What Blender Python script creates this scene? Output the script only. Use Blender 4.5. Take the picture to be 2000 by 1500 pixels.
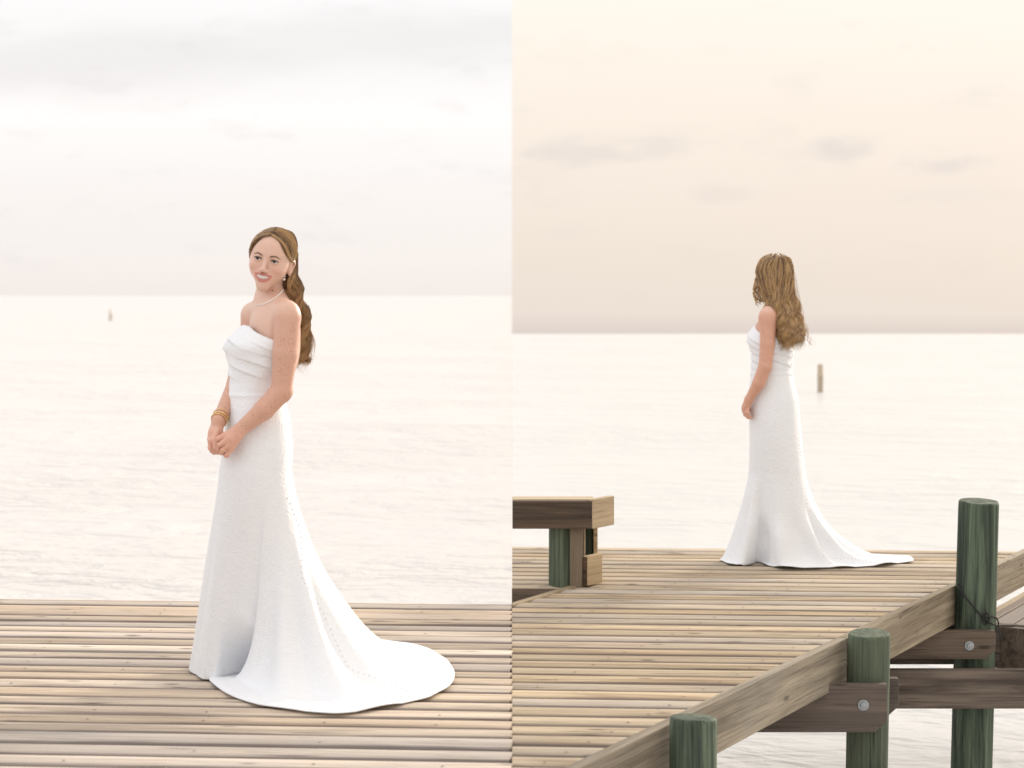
import bpy, math, random
import numpy as np
from mathutils import Vector
from mathutils.bvhtree import BVHTree

# ------------------------------------------------------------------ clear
for o in list(bpy.data.objects): bpy.data.objects.remove(o)
scene = bpy.context.scene
COL = scene.collection
PI = math.pi
rng = np.random.default_rng(7)
random.seed(7)

# ------------------------------------------------------------------ camera, world, sun
EYE = 1.457            # eye height over the deck (deck top is z = 0)
FPX = 3540.0           # focal length in pixels of the 2000 px wide photograph
HOR = 577.0            # horizon row
WATER = -1.2
cam_d = bpy.data.cameras.new('camera')
cam_d.sensor_width = 36.0
cam_d.lens = 36.0 * FPX / 2000.0
cam_d.shift_y = -(750.0 - HOR) / 2000.0
cam_d.clip_start = 0.1
cam_d.clip_end = 20000.0
cam_d.dof.use_dof = True
cam_d.dof.focus_distance = 8.0
cam_d.dof.aperture_fstop = 3.4
cam = bpy.data.objects.new('camera', cam_d)
cam.location = (0, 0, EYE)
cam.rotation_euler = (math.radians(90), 0, 0)
COL.objects.link(cam)
scene.camera = cam

SUN_AZ = math.radians(38)      # to the right of straight ahead, behind the sitters
SUN_EL = math.radians(20)
world = bpy.data.worlds.new('World')
scene.world = world
world.use_nodes = True

class NT:
    """tiny helper for node trees"""
    def __init__(s, tree):
        s.t = tree; s.n = tree.nodes; s.l = tree.links
    def node(s, kind, **kw):
        n = s.n.new(kind)
        for k, v in kw.items(): setattr(n, k, v)
        return n
    def put(s, sock, v):
        if hasattr(v, 'is_output'): s.l.new(v, sock)
        else: sock.default_value = v
    def math(s, op, a, b=0.0, c=None, clamp=False):
        n = s.node('ShaderNodeMath', operation=op); n.use_clamp = clamp
        s.put(n.inputs[0], a); s.put(n.inputs[1], b)
        if c is not None: s.put(n.inputs[2], c)
        return n.outputs[0]
    def mix(s, f, a, b, mode='MIX'):
        n = s.node('ShaderNodeMix', data_type='RGBA', blend_type=mode)
        n.clamp_factor = True
        s.put(n.inputs[0], f); s.put(n.inputs[6], a); s.put(n.inputs[7], b)
        return n.outputs[2]
    def ramp(s, f, pts, interp='LINEAR'):
        n = s.node('ShaderNodeValToRGB'); r = n.color_ramp; r.interpolation = interp
        while len(r.elements) < len(pts): r.elements.new(0.5)
        for e, (p, c) in zip(r.elements, pts):
            e.position = p
            e.color = c if len(c) == 4 else (*c, 1)
        s.put(n.inputs[0], f)
        return n.outputs[0]
    def noise(s, vec, scale, detail=3.0, rough=0.5, dist=0.0):
        n = s.node('ShaderNodeTexNoise')
        s.put(n.inputs['Vector'], vec); n.inputs['Scale'].default_value = scale
        n.inputs['Detail'].default_value = detail; n.inputs['Roughness'].default_value = rough
        n.inputs['Distortion'].default_value = dist
        return n.outputs[0]
    def mapping(s, vec, scale=(1, 1, 1), loc=(0, 0, 0), rot=(0, 0, 0)):
        n = s.node('ShaderNodeMapping')
        s.put(n.inputs[0], vec); s.put(n.inputs[1], loc)
        n.inputs[2].default_value = rot; n.inputs[3].default_value = scale
        return n.outputs[0]
    def sstep(s, v, a, b):
        n = s.node('ShaderNodeMapRange', interpolation_type='SMOOTHSTEP')
        s.put(n.inputs[0], v); n.inputs[1].default_value = a; n.inputs[2].default_value = b
        return n.outputs[0]

def build_world():
    w = NT(world.node_tree); w.n.clear()
    geo = w.node('ShaderNodeTexCoord')
    sep = w.node('ShaderNodeSeparateXYZ'); w.l.new(geo.outputs['Generated'], sep.inputs[0])
    dx, dy, dz = sep.outputs
    ady = w.math('MAXIMUM', w.math('ABSOLUTE', dy), 0.05)
    px = w.math('DIVIDE', dx, ady)                   # plane coordinates of the sky
    pz = w.math('DIVIDE', dz, ady)
    cmb = w.node('ShaderNodeCombineXYZ'); w.put(cmb.inputs[0], px); w.put(cmb.inputs[1], pz)
    pv = cmb.outputs[0]
    n1 = w.noise(w.mapping(pv, (7, 26, 1)), 1.0, 5, 0.55)
    n2 = w.noise(w.mapping(pv, (16, 44, 1), (3.1, 1.7, 0)), 1.0, 5, 0.6)
    n3 = w.noise(w.mapping(pv, (26, 60, 1), (1.3, 5.2, 0)), 1.0, 6, 0.62)
    # left sky: pinkish white overcast with a broad grey bank high up
    left = w.ramp(w.math('MULTIPLY_ADD', pz, 5.0, 0.1), [
        (0.0, (0.83, 0.765, 0.73)), (0.10, (0.85, 0.79, 0.755)), (0.22, (0.875, 0.825, 0.80)),
        (0.42, (0.90, 0.86, 0.84)), (0.60, (0.96, 0.93, 0.915)), (0.75, (0.89, 0.87, 0.865)), (1.0, (0.95, 0.935, 0.93))])
    bank = w.math('SUBTRACT', 1.0, w.math('ABSOLUTE', w.math('DIVIDE', w.math('SUBTRACT', pz,
                  w.math('MULTIPLY_ADD', px, 0.095, 0.148)), 0.028)))
    bank = w.sstep(w.math('ADD', bank, w.math('MULTIPLY_ADD', n1, 2.6, -1.3)), 0.0, 1.2)
    left = w.mix(w.math('MULTIPLY', bank, 0.5), left, (0.775, 0.745, 0.74, 1))
    wisp = w.sstep(n2, 0.52, 0.75)
    left = w.mix(w.math('MULTIPLY', wisp, 0.42), left, (0.75, 0.715, 0.715, 1))
    # right sky: peach cream haze with small mauve clouds
    right = w.ramp(w.math('MULTIPLY_ADD', pz, 5.0, 0.15), [
        (0.0, (0.70, 0.615, 0.565)), (0.050, (0.69, 0.61, 0.565)), (0.10, (0.775, 0.695, 0.63)), (0.25, (0.805, 0.72, 0.64)),
        (0.45, (0.86, 0.76, 0.68)), (0.62, (0.90, 0.80, 0.71)), (0.8, (0.94, 0.85, 0.755)), (1.0, (0.965, 0.89, 0.80))])
    m = None
    for (u, v, su, sv, amp) in ((1140, 296, 130, 30, .8), (1290, 285, 70, 28, .6), (1650, 296, 80, 34, .9), (1835, 322, 110, 26, .9), (1420, 378, 80, 22, .4), (1860, 385, 140, 20, .3)):
        ex = w.math('DIVIDE', w.math('SUBTRACT', px, (u - 1000) / FPX), su / FPX)
        ez = w.math('DIVIDE', w.math('SUBTRACT', pz, (HOR - v) / FPX), sv / FPX)
        r = w.math('SQRT', w.math('ADD', w.math('POWER', ex, 2.0), w.math('POWER', ez, 2.0)))
        r = w.math('ADD', r, w.math('MULTIPLY_ADD', n3, 2.8, -1.4))
        b = w.math('MULTIPLY', w.math('SUBTRACT', 1.0, w.sstep(r, 0.1, 1.25)), amp)
        m = b if m is None else w.math('MAXIMUM', m, b)
    right = w.mix(w.math('MULTIPLY', m, 0.65), right, (0.69, 0.63, 0.605, 1))
    right = w.mix(w.math('MULTIPLY', wisp, 0.25), right, (0.72, 0.655, 0.61, 1))
    side = w.math('GREATER_THAN', dx, 0.0)
    cloud = w.mix(side, left, right)
    # an overcast sky grows brighter towards the zenith
    up = w.math('MAXIMUM', w.math('SUBTRACT', dz, 0.16), 0.0)
    gain = w.math('MULTIPLY_ADD', up, 0.45, 1.0)
    vs = w.node('ShaderNodeVectorMath', operation='SCALE'); w.put(vs.inputs[0], cloud); w.put(vs.inputs[3], gain)
    sky = w.node('ShaderNodeTexSky', sky_type='NISHITA'); sky.sun_disc = False
    sky.sun_elevation = SUN_EL; sky.sun_rotation = SUN_AZ
    sk = w.node('ShaderNodeVectorMath', operation='SCALE'); w.put(sk.inputs[0], sky.outputs[0]); sk.inputs[3].default_value = 0.1
    col = w.mix(0.97, sk.outputs[0], vs.outputs[0])
    bg = w.node('ShaderNodeBackground'); w.put(bg.inputs[0], col); bg.inputs[1].default_value = 1.0
    out = w.node('ShaderNodeOutputWorld'); w.l.new(bg.outputs[0], out.inputs[0])
build_world()

sun_d = bpy.data.lights.new('sun', 'SUN')
sun_d.energy = 3.6
sun_d.angle = math.radians(16)
sun_d.color = (1.0, 0.90, 0.76)
sun = bpy.data.objects.new('sun', sun_d)
sdir = Vector((math.sin(SUN_AZ) * math.cos(SUN_EL), math.cos(SUN_AZ) * math.cos(SUN_EL), math.sin(SUN_EL)))
sun.rotation_euler = sdir.to_track_quat('Z', 'Y').to_euler()
COL.objects.link(sun)

vs_ = scene.view_settings
vs_.view_transform = 'Standard'; vs_.look = 'None'; vs_.gamma = 1.0; vs_.exposure = 0.12
vs_.use_curve_mapping = False

# ------------------------------------------------------------------ helpers
def W(u, v, y):
    """point of the place seen at pixel (u, v) at distance y"""
    return np.array([(u - 1000.0) / FPX * y, y, EYE - (v - HOR) / FPX * y])
def G(u, v, z=0.0):
    """point at height z seen at pixel (u, v)"""
    return W(u, v, (EYE - z) * FPX / (v - HOR))

def tag(o, label=None, cat=None, group=None, kind=None):
    if label: o['label'] = label
    if cat: o['category'] = cat
    if group: o['group'] = group
    if kind: o['kind'] = kind
    return o

def mesh_obj(name, verts, faces, mat=None, parent=None, smooth=False):
    me = bpy.data.meshes.new(name)
    me.from_pydata([tuple(map(float, v)) for v in verts], [], [tuple(int(i) for i in f) for f in faces])
    me.update()
    if smooth: me.polygons.foreach_set('use_smooth', [True] * len(me.polygons))
    if mat: me.materials.append(mat)
    o = bpy.data.objects.new(name, me); COL.objects.link(o)
    if parent: o.parent = parent
    return o

def np_mesh(name, V, quads=None, tris=None, mat=None, parent=None, smooth=True, col=None, uv=None):
    """fast numpy mesh"""
    me = bpy.data.meshes.new(name)
    V = np.asarray(V, np.float32)
    me.vertices.add(len(V)); me.vertices.foreach_set('co', V.ravel())
    loops = []; starts = []; n = 0
    if quads is not None and len(quads):
        loops.append(np.asarray(quads, np.int32).ravel()); starts.append(n + 4 * np.arange(len(quads))); n += 4 * len(quads)
    if tris is not None and len(tris):
        loops.append(np.asarray(tris, np.int32).ravel()); starts.append(n + 3 * np.arange(len(tris))); n += 3 * len(tris)
    L = np.concatenate(loops); S = np.concatenate(starts).astype(np.int32)
    me.loops.add(len(L)); me.loops.foreach_set('vertex_index', L.astype(np.int32))
    me.polygons.add(len(S)); me.polygons.foreach_set('loop_start', S)
    me.update(calc_edges=True)
    me.polygons.foreach_set('use_smooth', np.full(len(S), smooth, bool))
    if col is not None:
        a = me.color_attributes.new('Col', 'FLOAT_COLOR', 'POINT')
        c = np.ones((len(V), 4), np.float32); c[:, :col.shape[1]] = col
        a.data.foreach_set('color', c.ravel())
    if uv is not None:
        a = me.attributes.new('cloth', 'FLOAT_VECTOR', 'POINT')
        a.data.foreach_set('vector', np.asarray(uv, np.float32).ravel())
    me.validate()
    if mat: me.materials.append(mat)
    o = bpy.data.objects.new(name, me); COL.objects.link(o)
    if parent: o.parent = parent
    return o

def uvsphere(r, seg=12, rings=8):
    V = [(0, 0, r)]
    for i in range(1, rings):
        a = PI * i / rings
        for j in range(seg):
            b = 2 * PI * j / seg
            V.append((r * math.sin(a) * math.cos(b), r * math.sin(a) * math.sin(b), r * math.cos(a)))
    V.append((0, 0, -r)); F = []
    for j in range(seg): F.append((0, 1 + j, 1 + (j + 1) % seg))
    for i in range(rings - 2):
        for j in range(seg):
            a = 1 + i * seg + j; b = 1 + i * seg + (j + 1) % seg
            F.append((a, a + seg, b + seg, b))
    e = len(V) - 1; o = 1 + (rings - 2) * seg
    for j in range(seg): F.append((e, o + (j + 1) % seg, o + j))
    return V, F

def box_mesh(a, b):
    x0, y0, z0 = a; x1, y1, z1 = b
    V = [(x0, y0, z0), (x1, y0, z0), (x1, y1, z0), (x0, y1, z0), (x0, y0, z1), (x1, y0, z1), (x1, y1, z1), (x0, y1, z1)]
    F = [(0, 3, 2, 1), (4, 5, 6, 7), (0, 1, 5, 4), (1, 2, 6, 5), (2, 3, 7, 6), (3, 0, 4, 7)]
    return V, F

def bevel(o, w=0.004, seg=2):
    m = o.modifiers.new('bevel', 'BEVEL'); m.width = w; m.segments = seg; m.limit_method = 'ANGLE'
    return o

def empty(name, loc=(0, 0, 0), rz=0.0):
    e = bpy.data.objects.new(name, None); e.location = loc; e.rotation_euler = (0, 0, rz)
    e.empty_display_size = 0.1
    COL.objects.link(e); return e

# ------------------------------------------------------------------ materials
def new_mat(name):
    m = bpy.data.materials.new(name); m.use_nodes = True
    t = NT(m.node_tree); t.n.clear()
    b = t.node('ShaderNodeBsdfPrincipled'); o = t.node('ShaderNodeOutputMaterial')
    t.l.new(b.outputs[0], o.inputs[0])
    return m, t, b

def bump(t, b, h, strength=0.3, dist=0.01):
    n = t.node('ShaderNodeBump'); n.inputs['Strength'].default_value = strength; n.inputs['Distance'].default_value = dist
    t.put(n.inputs['Height'], h); t.l.new(n.outputs[0], b.inputs['Normal'])

def wood(name, light, dark, grey, grain=1.0, rough=0.75, axis=0, edge_shade=False, relief=0.5):
    """weathered lumber, the grain runs along one object axis; colour differs from piece to piece"""
    m, t, b = new_mat(name)
    tc = t.node('ShaderNodeTexCoord'); oi = t.node('ShaderNodeObjectInfo')
    rnd = oi.outputs['Random']
    off = t.node('ShaderNodeCombineXYZ')
    t.put(off.inputs[0], t.math('MULTIPLY', rnd, 37.0)); t.put(off.inputs[1], t.math('MULTIPLY', rnd, 91.0)); t.put(off.inputs[2], t.math('MULTIPLY', rnd, 53.0))
    va = t.node('ShaderNodeVectorMath', operation='ADD'); t.l.new(tc.outputs['Object'], va.inputs[0]); t.l.new(off.outputs[0], va.inputs[1])
    v = va.outputs[0]
    sc = [14.0, 14.0, 14.0]; sc[axis] = 0.7
    sf = [110.0, 110.0, 110.0]; sf[axis] = 2.2
    warp = t.noise(t.mapping(v, (3, 3, 3)), 1.0, 2)
    g1 = t.noise(t.mapping(v, tuple(sc)), 1.0, 6, 0.6, 1.2)
    g2 = t.noise(t.mapping(v, tuple(sf)), 1.0, 4, 0.6, 0.6)
    ring = t.node('ShaderNodeTexWave', wave_type='BANDS', bands_direction='Y' if axis != 1 else 'X')
    sr = [1.0, 1.0, 1.0]; sr[axis] = 0.05
    t.put(ring.inputs['Vector'], t.mapping(v, tuple(sr))); ring.inputs['Scale'].default_value = 26.0 * grain
    ring.inputs['Distortion'].default_value = 9.0; ring.inputs['Detail'].default_value = 3.0; ring.inputs['Detail Scale'].default_value = 1.3
    base = t.mix(t.sstep(g1, 0.35, 0.68), (*light, 1), (*dark, 1))
    base = t.mix(t.math('MULTIPLY', ring.outputs[0], 0.35), base, (*dark, 1))
    base = t.mix(t.sstep(t.math('ADD', rnd, t.math('MULTIPLY_ADD', warp, 0.8, -0.4)), 0.45, 0.95), base, t.mix(0.65, base, (*grey, 1)))
    base = t.mix(t.math('MULTIPLY', t.sstep(g2, 0.50, 0.72), 0.55 * grain), base, tuple(c * 0.45 for c in dark) + (1,))
    # knots
    sk = [9.0, 9.0, 9.0]; sk[axis] = 2.6
    vo = t.node('ShaderNodeTexVoronoi'); t.put(vo.inputs['Vector'], t.mapping(v, tuple(sk))); vo.inputs['Scale'].default_value = 1.0
    base = t.mix(t.math('MULTIPLY', t.math('SUBTRACT', 1.0, t.sstep(vo.outputs['Distance'], 0.03, 0.13)), 0.75), base, tuple(c * 0.35 for c in dark) + (1,))
    if edge_shade:
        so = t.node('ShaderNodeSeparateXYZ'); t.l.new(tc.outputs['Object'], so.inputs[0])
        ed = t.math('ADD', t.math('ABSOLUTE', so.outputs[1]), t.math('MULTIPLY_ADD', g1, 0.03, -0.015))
        base = t.mix(t.math('MULTIPLY', t.sstep(ed, 0.043, 0.058), 0.75), base, (0.15, 0.12, 0.115, 1))  # shade of the gaps between planks, painted into the edge colour
    # long drying splits
    sp = [34.0, 34.0, 34.0]; sp[axis] = 0.9
    cn = t.noise(t.mapping(v, tuple(sp), (3, 5, 7)), 1.0, 2, 0.4)
    cr_ = t.math('SUBTRACT', 1.0, t.sstep(t.math('ABSOLUTE', t.math('SUBTRACT', cn, 0.5)), 0.004, 0.022))
    gate = t.sstep(t.noise(t.mapping(v, (2.2, 2.2, 2.2), (9, 1, 4)), 1.0, 2), 0.52, 0.62)
    split = t.math('MULTIPLY', cr_, gate)
    base = t.mix(t.math('MULTIPLY', split, 0.8), base, tuple(c * 0.3 for c in dark) + (1,))
    # value shift from piece to piece
    hs = t.node('ShaderNodeHueSaturation'); t.put(hs.inputs['Color'], base)
    t.put(hs.inputs['Value'], t.math('MULTIPLY_ADD', t.math('FRACT', t.math('MULTIPLY', rnd, 17.31)), 0.32, 0.80))
    t.put(hs.inputs['Saturation'], t.math('MULTIPLY_ADD', t.math('FRACT', t.math('MULTIPLY', rnd, 7.77)), 0.35, 0.78))
    t.l.new(hs.outputs[0], b.inputs['Base Color'])
    b.inputs['Roughness'].default_value = rough
    b.inputs['Specular IOR Level'].default_value = 0.3
    h = t.math('ADD', t.math('MULTIPLY', g2, 0.7), t.math('MULTIPLY', ring.outputs[0], 0.25))
    bump(t, b, h, relief, 0.005)
    return m

M_DECKL = wood('deck_wood_pale', (0.72, 0.60, 0.475), (0.44, 0.345, 0.265), (0.54, 0.485, 0.45), edge_shade=True, relief=0.8)
M_DECKR = wood('deck_wood_tan', (0.60, 0.485, 0.345), (0.34, 0.255, 0.17), (0.45, 0.40, 0.35), edge_shade=True, relief=0.8)
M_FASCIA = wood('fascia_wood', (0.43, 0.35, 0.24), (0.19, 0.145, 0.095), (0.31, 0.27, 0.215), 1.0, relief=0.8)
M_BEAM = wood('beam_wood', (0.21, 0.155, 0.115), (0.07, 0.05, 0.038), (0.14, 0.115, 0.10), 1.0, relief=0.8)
M_BENCHD = wood('bench_dark_wood', (0.16, 0.10, 0.06), (0.045, 0.03, 0.02), (0.10, 0.075, 0.055), 0.9)
M_BENCHL = wood('bench_pale_wood', (0.60, 0.46, 0.28), (0.42, 0.30, 0.17), (0.45, 0.37, 0.27), 0.7, axis=0)
M_PILE = wood('pile_green_wood', (0.14, 0.19, 0.12), (0.022, 0.036, 0.026), (0.11, 0.125, 0.085), 1.2, axis=2, relief=1.0)

def plain(name, col, rough=0.5, metal=0.0, noise=0.0, scale=30.0):
    m, t, b = new_mat(name)
    if noise:
        tc = t.node('ShaderNodeTexCoord')
        n = t.noise(tc.outputs['Object'], scale, 4)
        t.l.new(t.mix(n, tuple(c * (1 - noise) for c in col) + (1,), tuple(min(1, c * (1 + noise)) for c in col) + (1,)), b.inputs['Base Color'])
    else: b.inputs['Base Color'].default_value = (*col, 1)
    b.inputs['Roughness'].default_value = rough; b.inputs['Metallic'].default_value = metal
    return m
M_SCREW = plain('screw_rust', (0.045, 0.035, 0.03), 0.6, 0.0, 0.3, 200)
M_STEEL = plain('galvanised_steel', (0.34, 0.36, 0.38), 0.5, 0.7, 0.35, 60)
M_POSTW = wood('post_wood', (0.30, 0.23, 0.16), (0.15, 0.105, 0.07), (0.22, 0.18, 0.14), 0.9, axis=2)
M_CORD = plain('black_cord', (0.02, 0.019, 0.018), 0.7, 0, 0.3, 80)
M_GOLD = plain('gold', (0.83, 0.58, 0.26), 0.25, 1.0, 0.1, 90)
M_PEARL = plain('pearl', (0.86, 0.82, 0.77), 0.22, 0.0, 0.04, 60)
M_TEETH = plain('teeth', (0.80, 0.77, 0.71), 0.25, 0.0, 0.03, 60)
M_LASH = plain('lash_hair', (0.025, 0.015, 0.012), 0.6, 0.0, 0.2, 90)
M_BROW = plain('brow_hair', (0.13, 0.075, 0.045), 0.7, 0.0, 0.3, 300)
M_MARKL = plain('marker_weathered', (0.72, 0.68, 0.62), 0.8, 0, 0.2, 5)
M_MARKR = wood('marker_wood', (0.62, 0.53, 0.42), (0.45, 0.37, 0.29), (0.50, 0.45, 0.40), 0.6, axis=2)

def water_mat(name, base, rough, strength):
    m, t, b = new_mat(name)
    tc = t.node('ShaderNodeTexCoord')
    v = tc.outputs['Object']
    a = t.noise(t.mapping(v, (0.5, 0.95, 1), (0, 0, 0), (0, 0, 0.25)), 1.0, 4, 0.55, 0.6)
    c = t.noise(t.mapping(v, (1.7, 3.4, 1), (7, 3, 0), (0, 0, -0.25)), 1.0, 4, 0.55, 0.5)
    d = t.noise(t.mapping(v, (6.0, 13.0, 1), (1, 9, 0)), 1.0, 3, 0.5)
    pz = t.sstep(t.noise(t.mapping(v, (0.13, 0.2, 1), (4, 2, 0), (0, 0, 0.3)), 1.0, 3, 0.6), 0.38, 0.66)
    h = t.math('ADD', t.math('MULTIPLY', a, 0.8), t.math('ADD', t.math('MULTIPLY', t.math('MULTIPLY', c, t.math('MULTIPLY_ADD', pz, 0.9, 0.1)), 0.7), t.math('MULTIPLY', d, 0.05)))
    b.inputs['Base Color'].default_value = (*base, 1)
    b.inputs['Roughness'].default_value = rough
    b.inputs['IOR'].default_value = 1.33
    bump(t, b, h, strength, 0.6)
    return m
M_SEAL = water_mat('bay_water_left', (0.63, 0.605, 0.59), 0.24, 0.48)
M_SEAR = water_mat('bay_water_right', (0.60, 0.605, 0.61), 0.28, 0.38)

def skin_mat():
    m, t, b = new_mat('skin')
    at = t.node('ShaderNodeVertexColor'); at.layer_name = 'Col'
    tc = t.node('ShaderNodeTexCoord'); v = tc.outputs['Object']
    n = t.noise(v, 25.0, 4, 0.6)
    c = t.mix(t.math('MULTIPLY', n, 0.25), at.outputs[0], t.mix(0.5, at.outputs[0], (0.50, 0.20, 0.12, 1)))
    # freckles, only where the alpha of the attribute asks for them
    fr = None
    for sc, lo, hi, am in ((95.0, 0.08, 0.28, .8), (185.0, 0.10, 0.34, .95)):
        vo = t.node('ShaderNodeTexVoronoi'); t.put(vo.inputs['Vector'], v); vo.inputs['Scale'].default_value = sc
        sp = t.math('SUBTRACT', 1.0, t.sstep(vo.outputs['Distance'], lo, hi))
        sepc = t.node('ShaderNodeSeparateColor'); t.l.new(vo.outputs['Color'], sepc.inputs[0])
        sp = t.math('MULTIPLY', t.math('MULTIPLY', sp, t.math('GREATER_THAN', sepc.outputs[0], 0.35)), am)
        fr = sp if fr is None else t.math('MAXIMUM', fr, sp)
    fr = t.math('MULTIPLY', t.math('MULTIPLY', fr, at.outputs[1]), t.math('MULTIPLY_ADD', t.sstep(t.noise(v, 30.0, 3), 0.38, 0.62), 0.9, 0.2))
    c = t.mix(fr, c, (0.30, 0.115, 0.05, 1))
    t.l.new(c, b.inputs['Base Color'])
    b.inputs['Roughness'].default_value = 0.42
    b.inputs['Subsurface Weight'].default_value = 0.12
    b.inputs['Subsurface Radius'].default_value = (1.0, 0.4, 0.25)
    b.inputs['Subsurface Scale'].default_value = 0.008
    bump(t, b, t.noise(v, 420.0, 2), 0.08, 0.001)
    return m
M_SKIN = skin_mat()

def hair_mat():
    m, t, b = new_mat('hair')
    at = t.node('ShaderNodeVertexColor'); at.layer_name = 'Col'
    t.l.new(at.outputs[0], b.inputs['Base Color'])
    b.inputs['Roughness'].default_value = 0.38
    b.inputs['Specular IOR Level'].default_value = 0.45
    b.inputs['Sheen Weight'].default_value = 0.15
    return m
M_HAIR = hair_mat()

def dress_mat():
    m, t, b = new_mat('white_jacquard')
    tc = t.node('ShaderNodeTexCoord'); v = tc.outputs['Object']
    w1 = t.noise(v, 22.0, 2, 0.5)
    wv = t.node('ShaderNodeVectorMath', operation='MULTIPLY_ADD')
    nc = t.node('ShaderNodeTexNoise'); t.put(nc.inputs['Vector'], v); nc.inputs['Scale'].default_value = 26.0; nc.inputs['Detail'].default_value = 2.0
    t.l.new(nc.outputs['Color'], wv.inputs[0]); wv.inputs[1].default_value = (0.03, 0.03, 0.03); t.l.new(v, wv.inputs[2])
    vo = t.node('ShaderNodeTexVoronoi'); t.l.new(wv.outputs[0], vo.inputs['Vector']); vo.inputs['Scale'].default_value = 11.0
    rings = t.math('SINE', t.math('MULTIPLY', vo.outputs['Distance'], 48.0))
    rings = t.math('POWER', t.math('MULTIPLY_ADD', rings, 0.5, 0.5), 0.6)
    gap = t.noise(v, 48.0, 2)
    h = t.math('MULTIPLY', rings, t.sstep(gap, 0.36, 0.6))
    fine = t.noise(v, 500.0, 2)
    h = t.math('ADD', h, t.math('MULTIPLY', fine, 0.04))
    b.inputs['Base Color'].default_value = (0.83, 0.85, 0.89, 1)
    b.inputs['Roughness'].default_value = 0.62
    b.inputs['Sheen Weight'].default_value = 0.1
    bump(t, b, h, 0.38, 0.0026)
    return m
M_DRESS = dress_mat()
M_BUTTON = plain('satin_button', (0.74, 0.75, 0.78), 0.35, 0, 0.05, 100)

def eye_mat():
    m, t, b = new_mat('eye')
    at = t.node('ShaderNodeVertexColor'); at.layer_name = 'Col'
    t.l.new(at.outputs[0], b.inputs['Base Color']); b.inputs['Roughness'].default_value = 0.08
    return m
M_EYE = eye_mat()

# ------------------------------------------------------------------ sea (two bays meet at x = 0)
def sea(name, x0, x1, far, mat, label):
    xs = (x0, x1)
    V = [(xs[0], 2.0, WATER), (xs[1], 2.0, WATER), (xs[1], far, WATER), (xs[0], far, WATER)]
    o = mesh_obj(name, V, [(0, 1, 2, 3)], mat)
    tag(o, label, 'sea', kind='structure'); return o
sea('sea', -4000.0, 0.0, 9000.0, M_SEAL, 'pale pinkish bay water reaching the horizon behind the smiling bride')
sea('sea', 0.0, 400.0, EYE * 0 + (EYE - WATER) * FPX / (652 - HOR), M_SEAR, 'cream white bay water behind the pier and the bride seen from behind')

# ------------------------------------------------------------------ boards
BOARD_W, PITCH, BOARD_T = 0.1245, 0.137, 0.036
def board_profile(w=BOARD_W, t=BOARD_T, crown=0.013):
    h = w / 2
    pts = []
    for s in (-1.0, -0.90, -0.66, -0.25, 0.25, 0.66, 0.90, 1.0):
        pts.append((s * h, -crown * (abs(s) ** 2.6) - (0.011 if abs(s) == 1 else 0.0)))
    pts += [(h * 0.985, -t), (-h * 0.985, -t)]
    return pts
def board_mesh(name, length, mat, ends=(0.0, 0.0), prof=None):
    """plank along +x from 0 to length; ends skew the two cut ends (dx per unit of y)"""
    prof = prof or board_profile()
    n = len(prof); V = []; F = []
    for (x, k) in ((0.0, ends[0]), (length, ends[1])):
        for (y, z) in prof: V.append((x + k * y, y, z))
    for i in range(n):
        j = (i + 1) % n
        F.append((i, i + n, j + n, j))
    ns = len(F)
    V2 = V + V
    F.append(tuple(range(2 * n, 3 * n))); F.append(tuple(reversed(range(3 * n, 4 * n))))
    me = bpy.data.meshes.new(name); me.from_pydata(V2, [], F); me.update()
    sm = [i < 7 for i in range(ns)] + [False, False]
    me.polygons.foreach_set('use_smooth', sm)
    me.materials.append(mat)
    return me

def put(name, me, parent, loc, rz=0.0, rx=0.0):
    o = bpy.data.objects.new(name, me); COL.objects.link(o); o.parent = parent
    o.location = loc; o.rotation_euler = (rx, 0, rz); return o

ROT = math.radians(-3.8)
TX, TY = math.cos(ROT), math.sin(ROT)
TOP = 0.0075 * 0.0        # plank crown is at z = 0

def screws(name, pts, parent, mat=M_SCREW, r=0.0040):
    V = []; F = []
    for (x, y, z) in pts:
        b = len(V)
        for k in range(7):
            a = 2 * PI * k / 7; V.append((x + r * 1.2 * math.cos(a), y + r * math.sin(a), z))
        F.append(tuple(range(b, b + 7)))
    o = mesh_obj(name, V, F, mat, parent); o['kind'] = 'stuff'; return o

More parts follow.
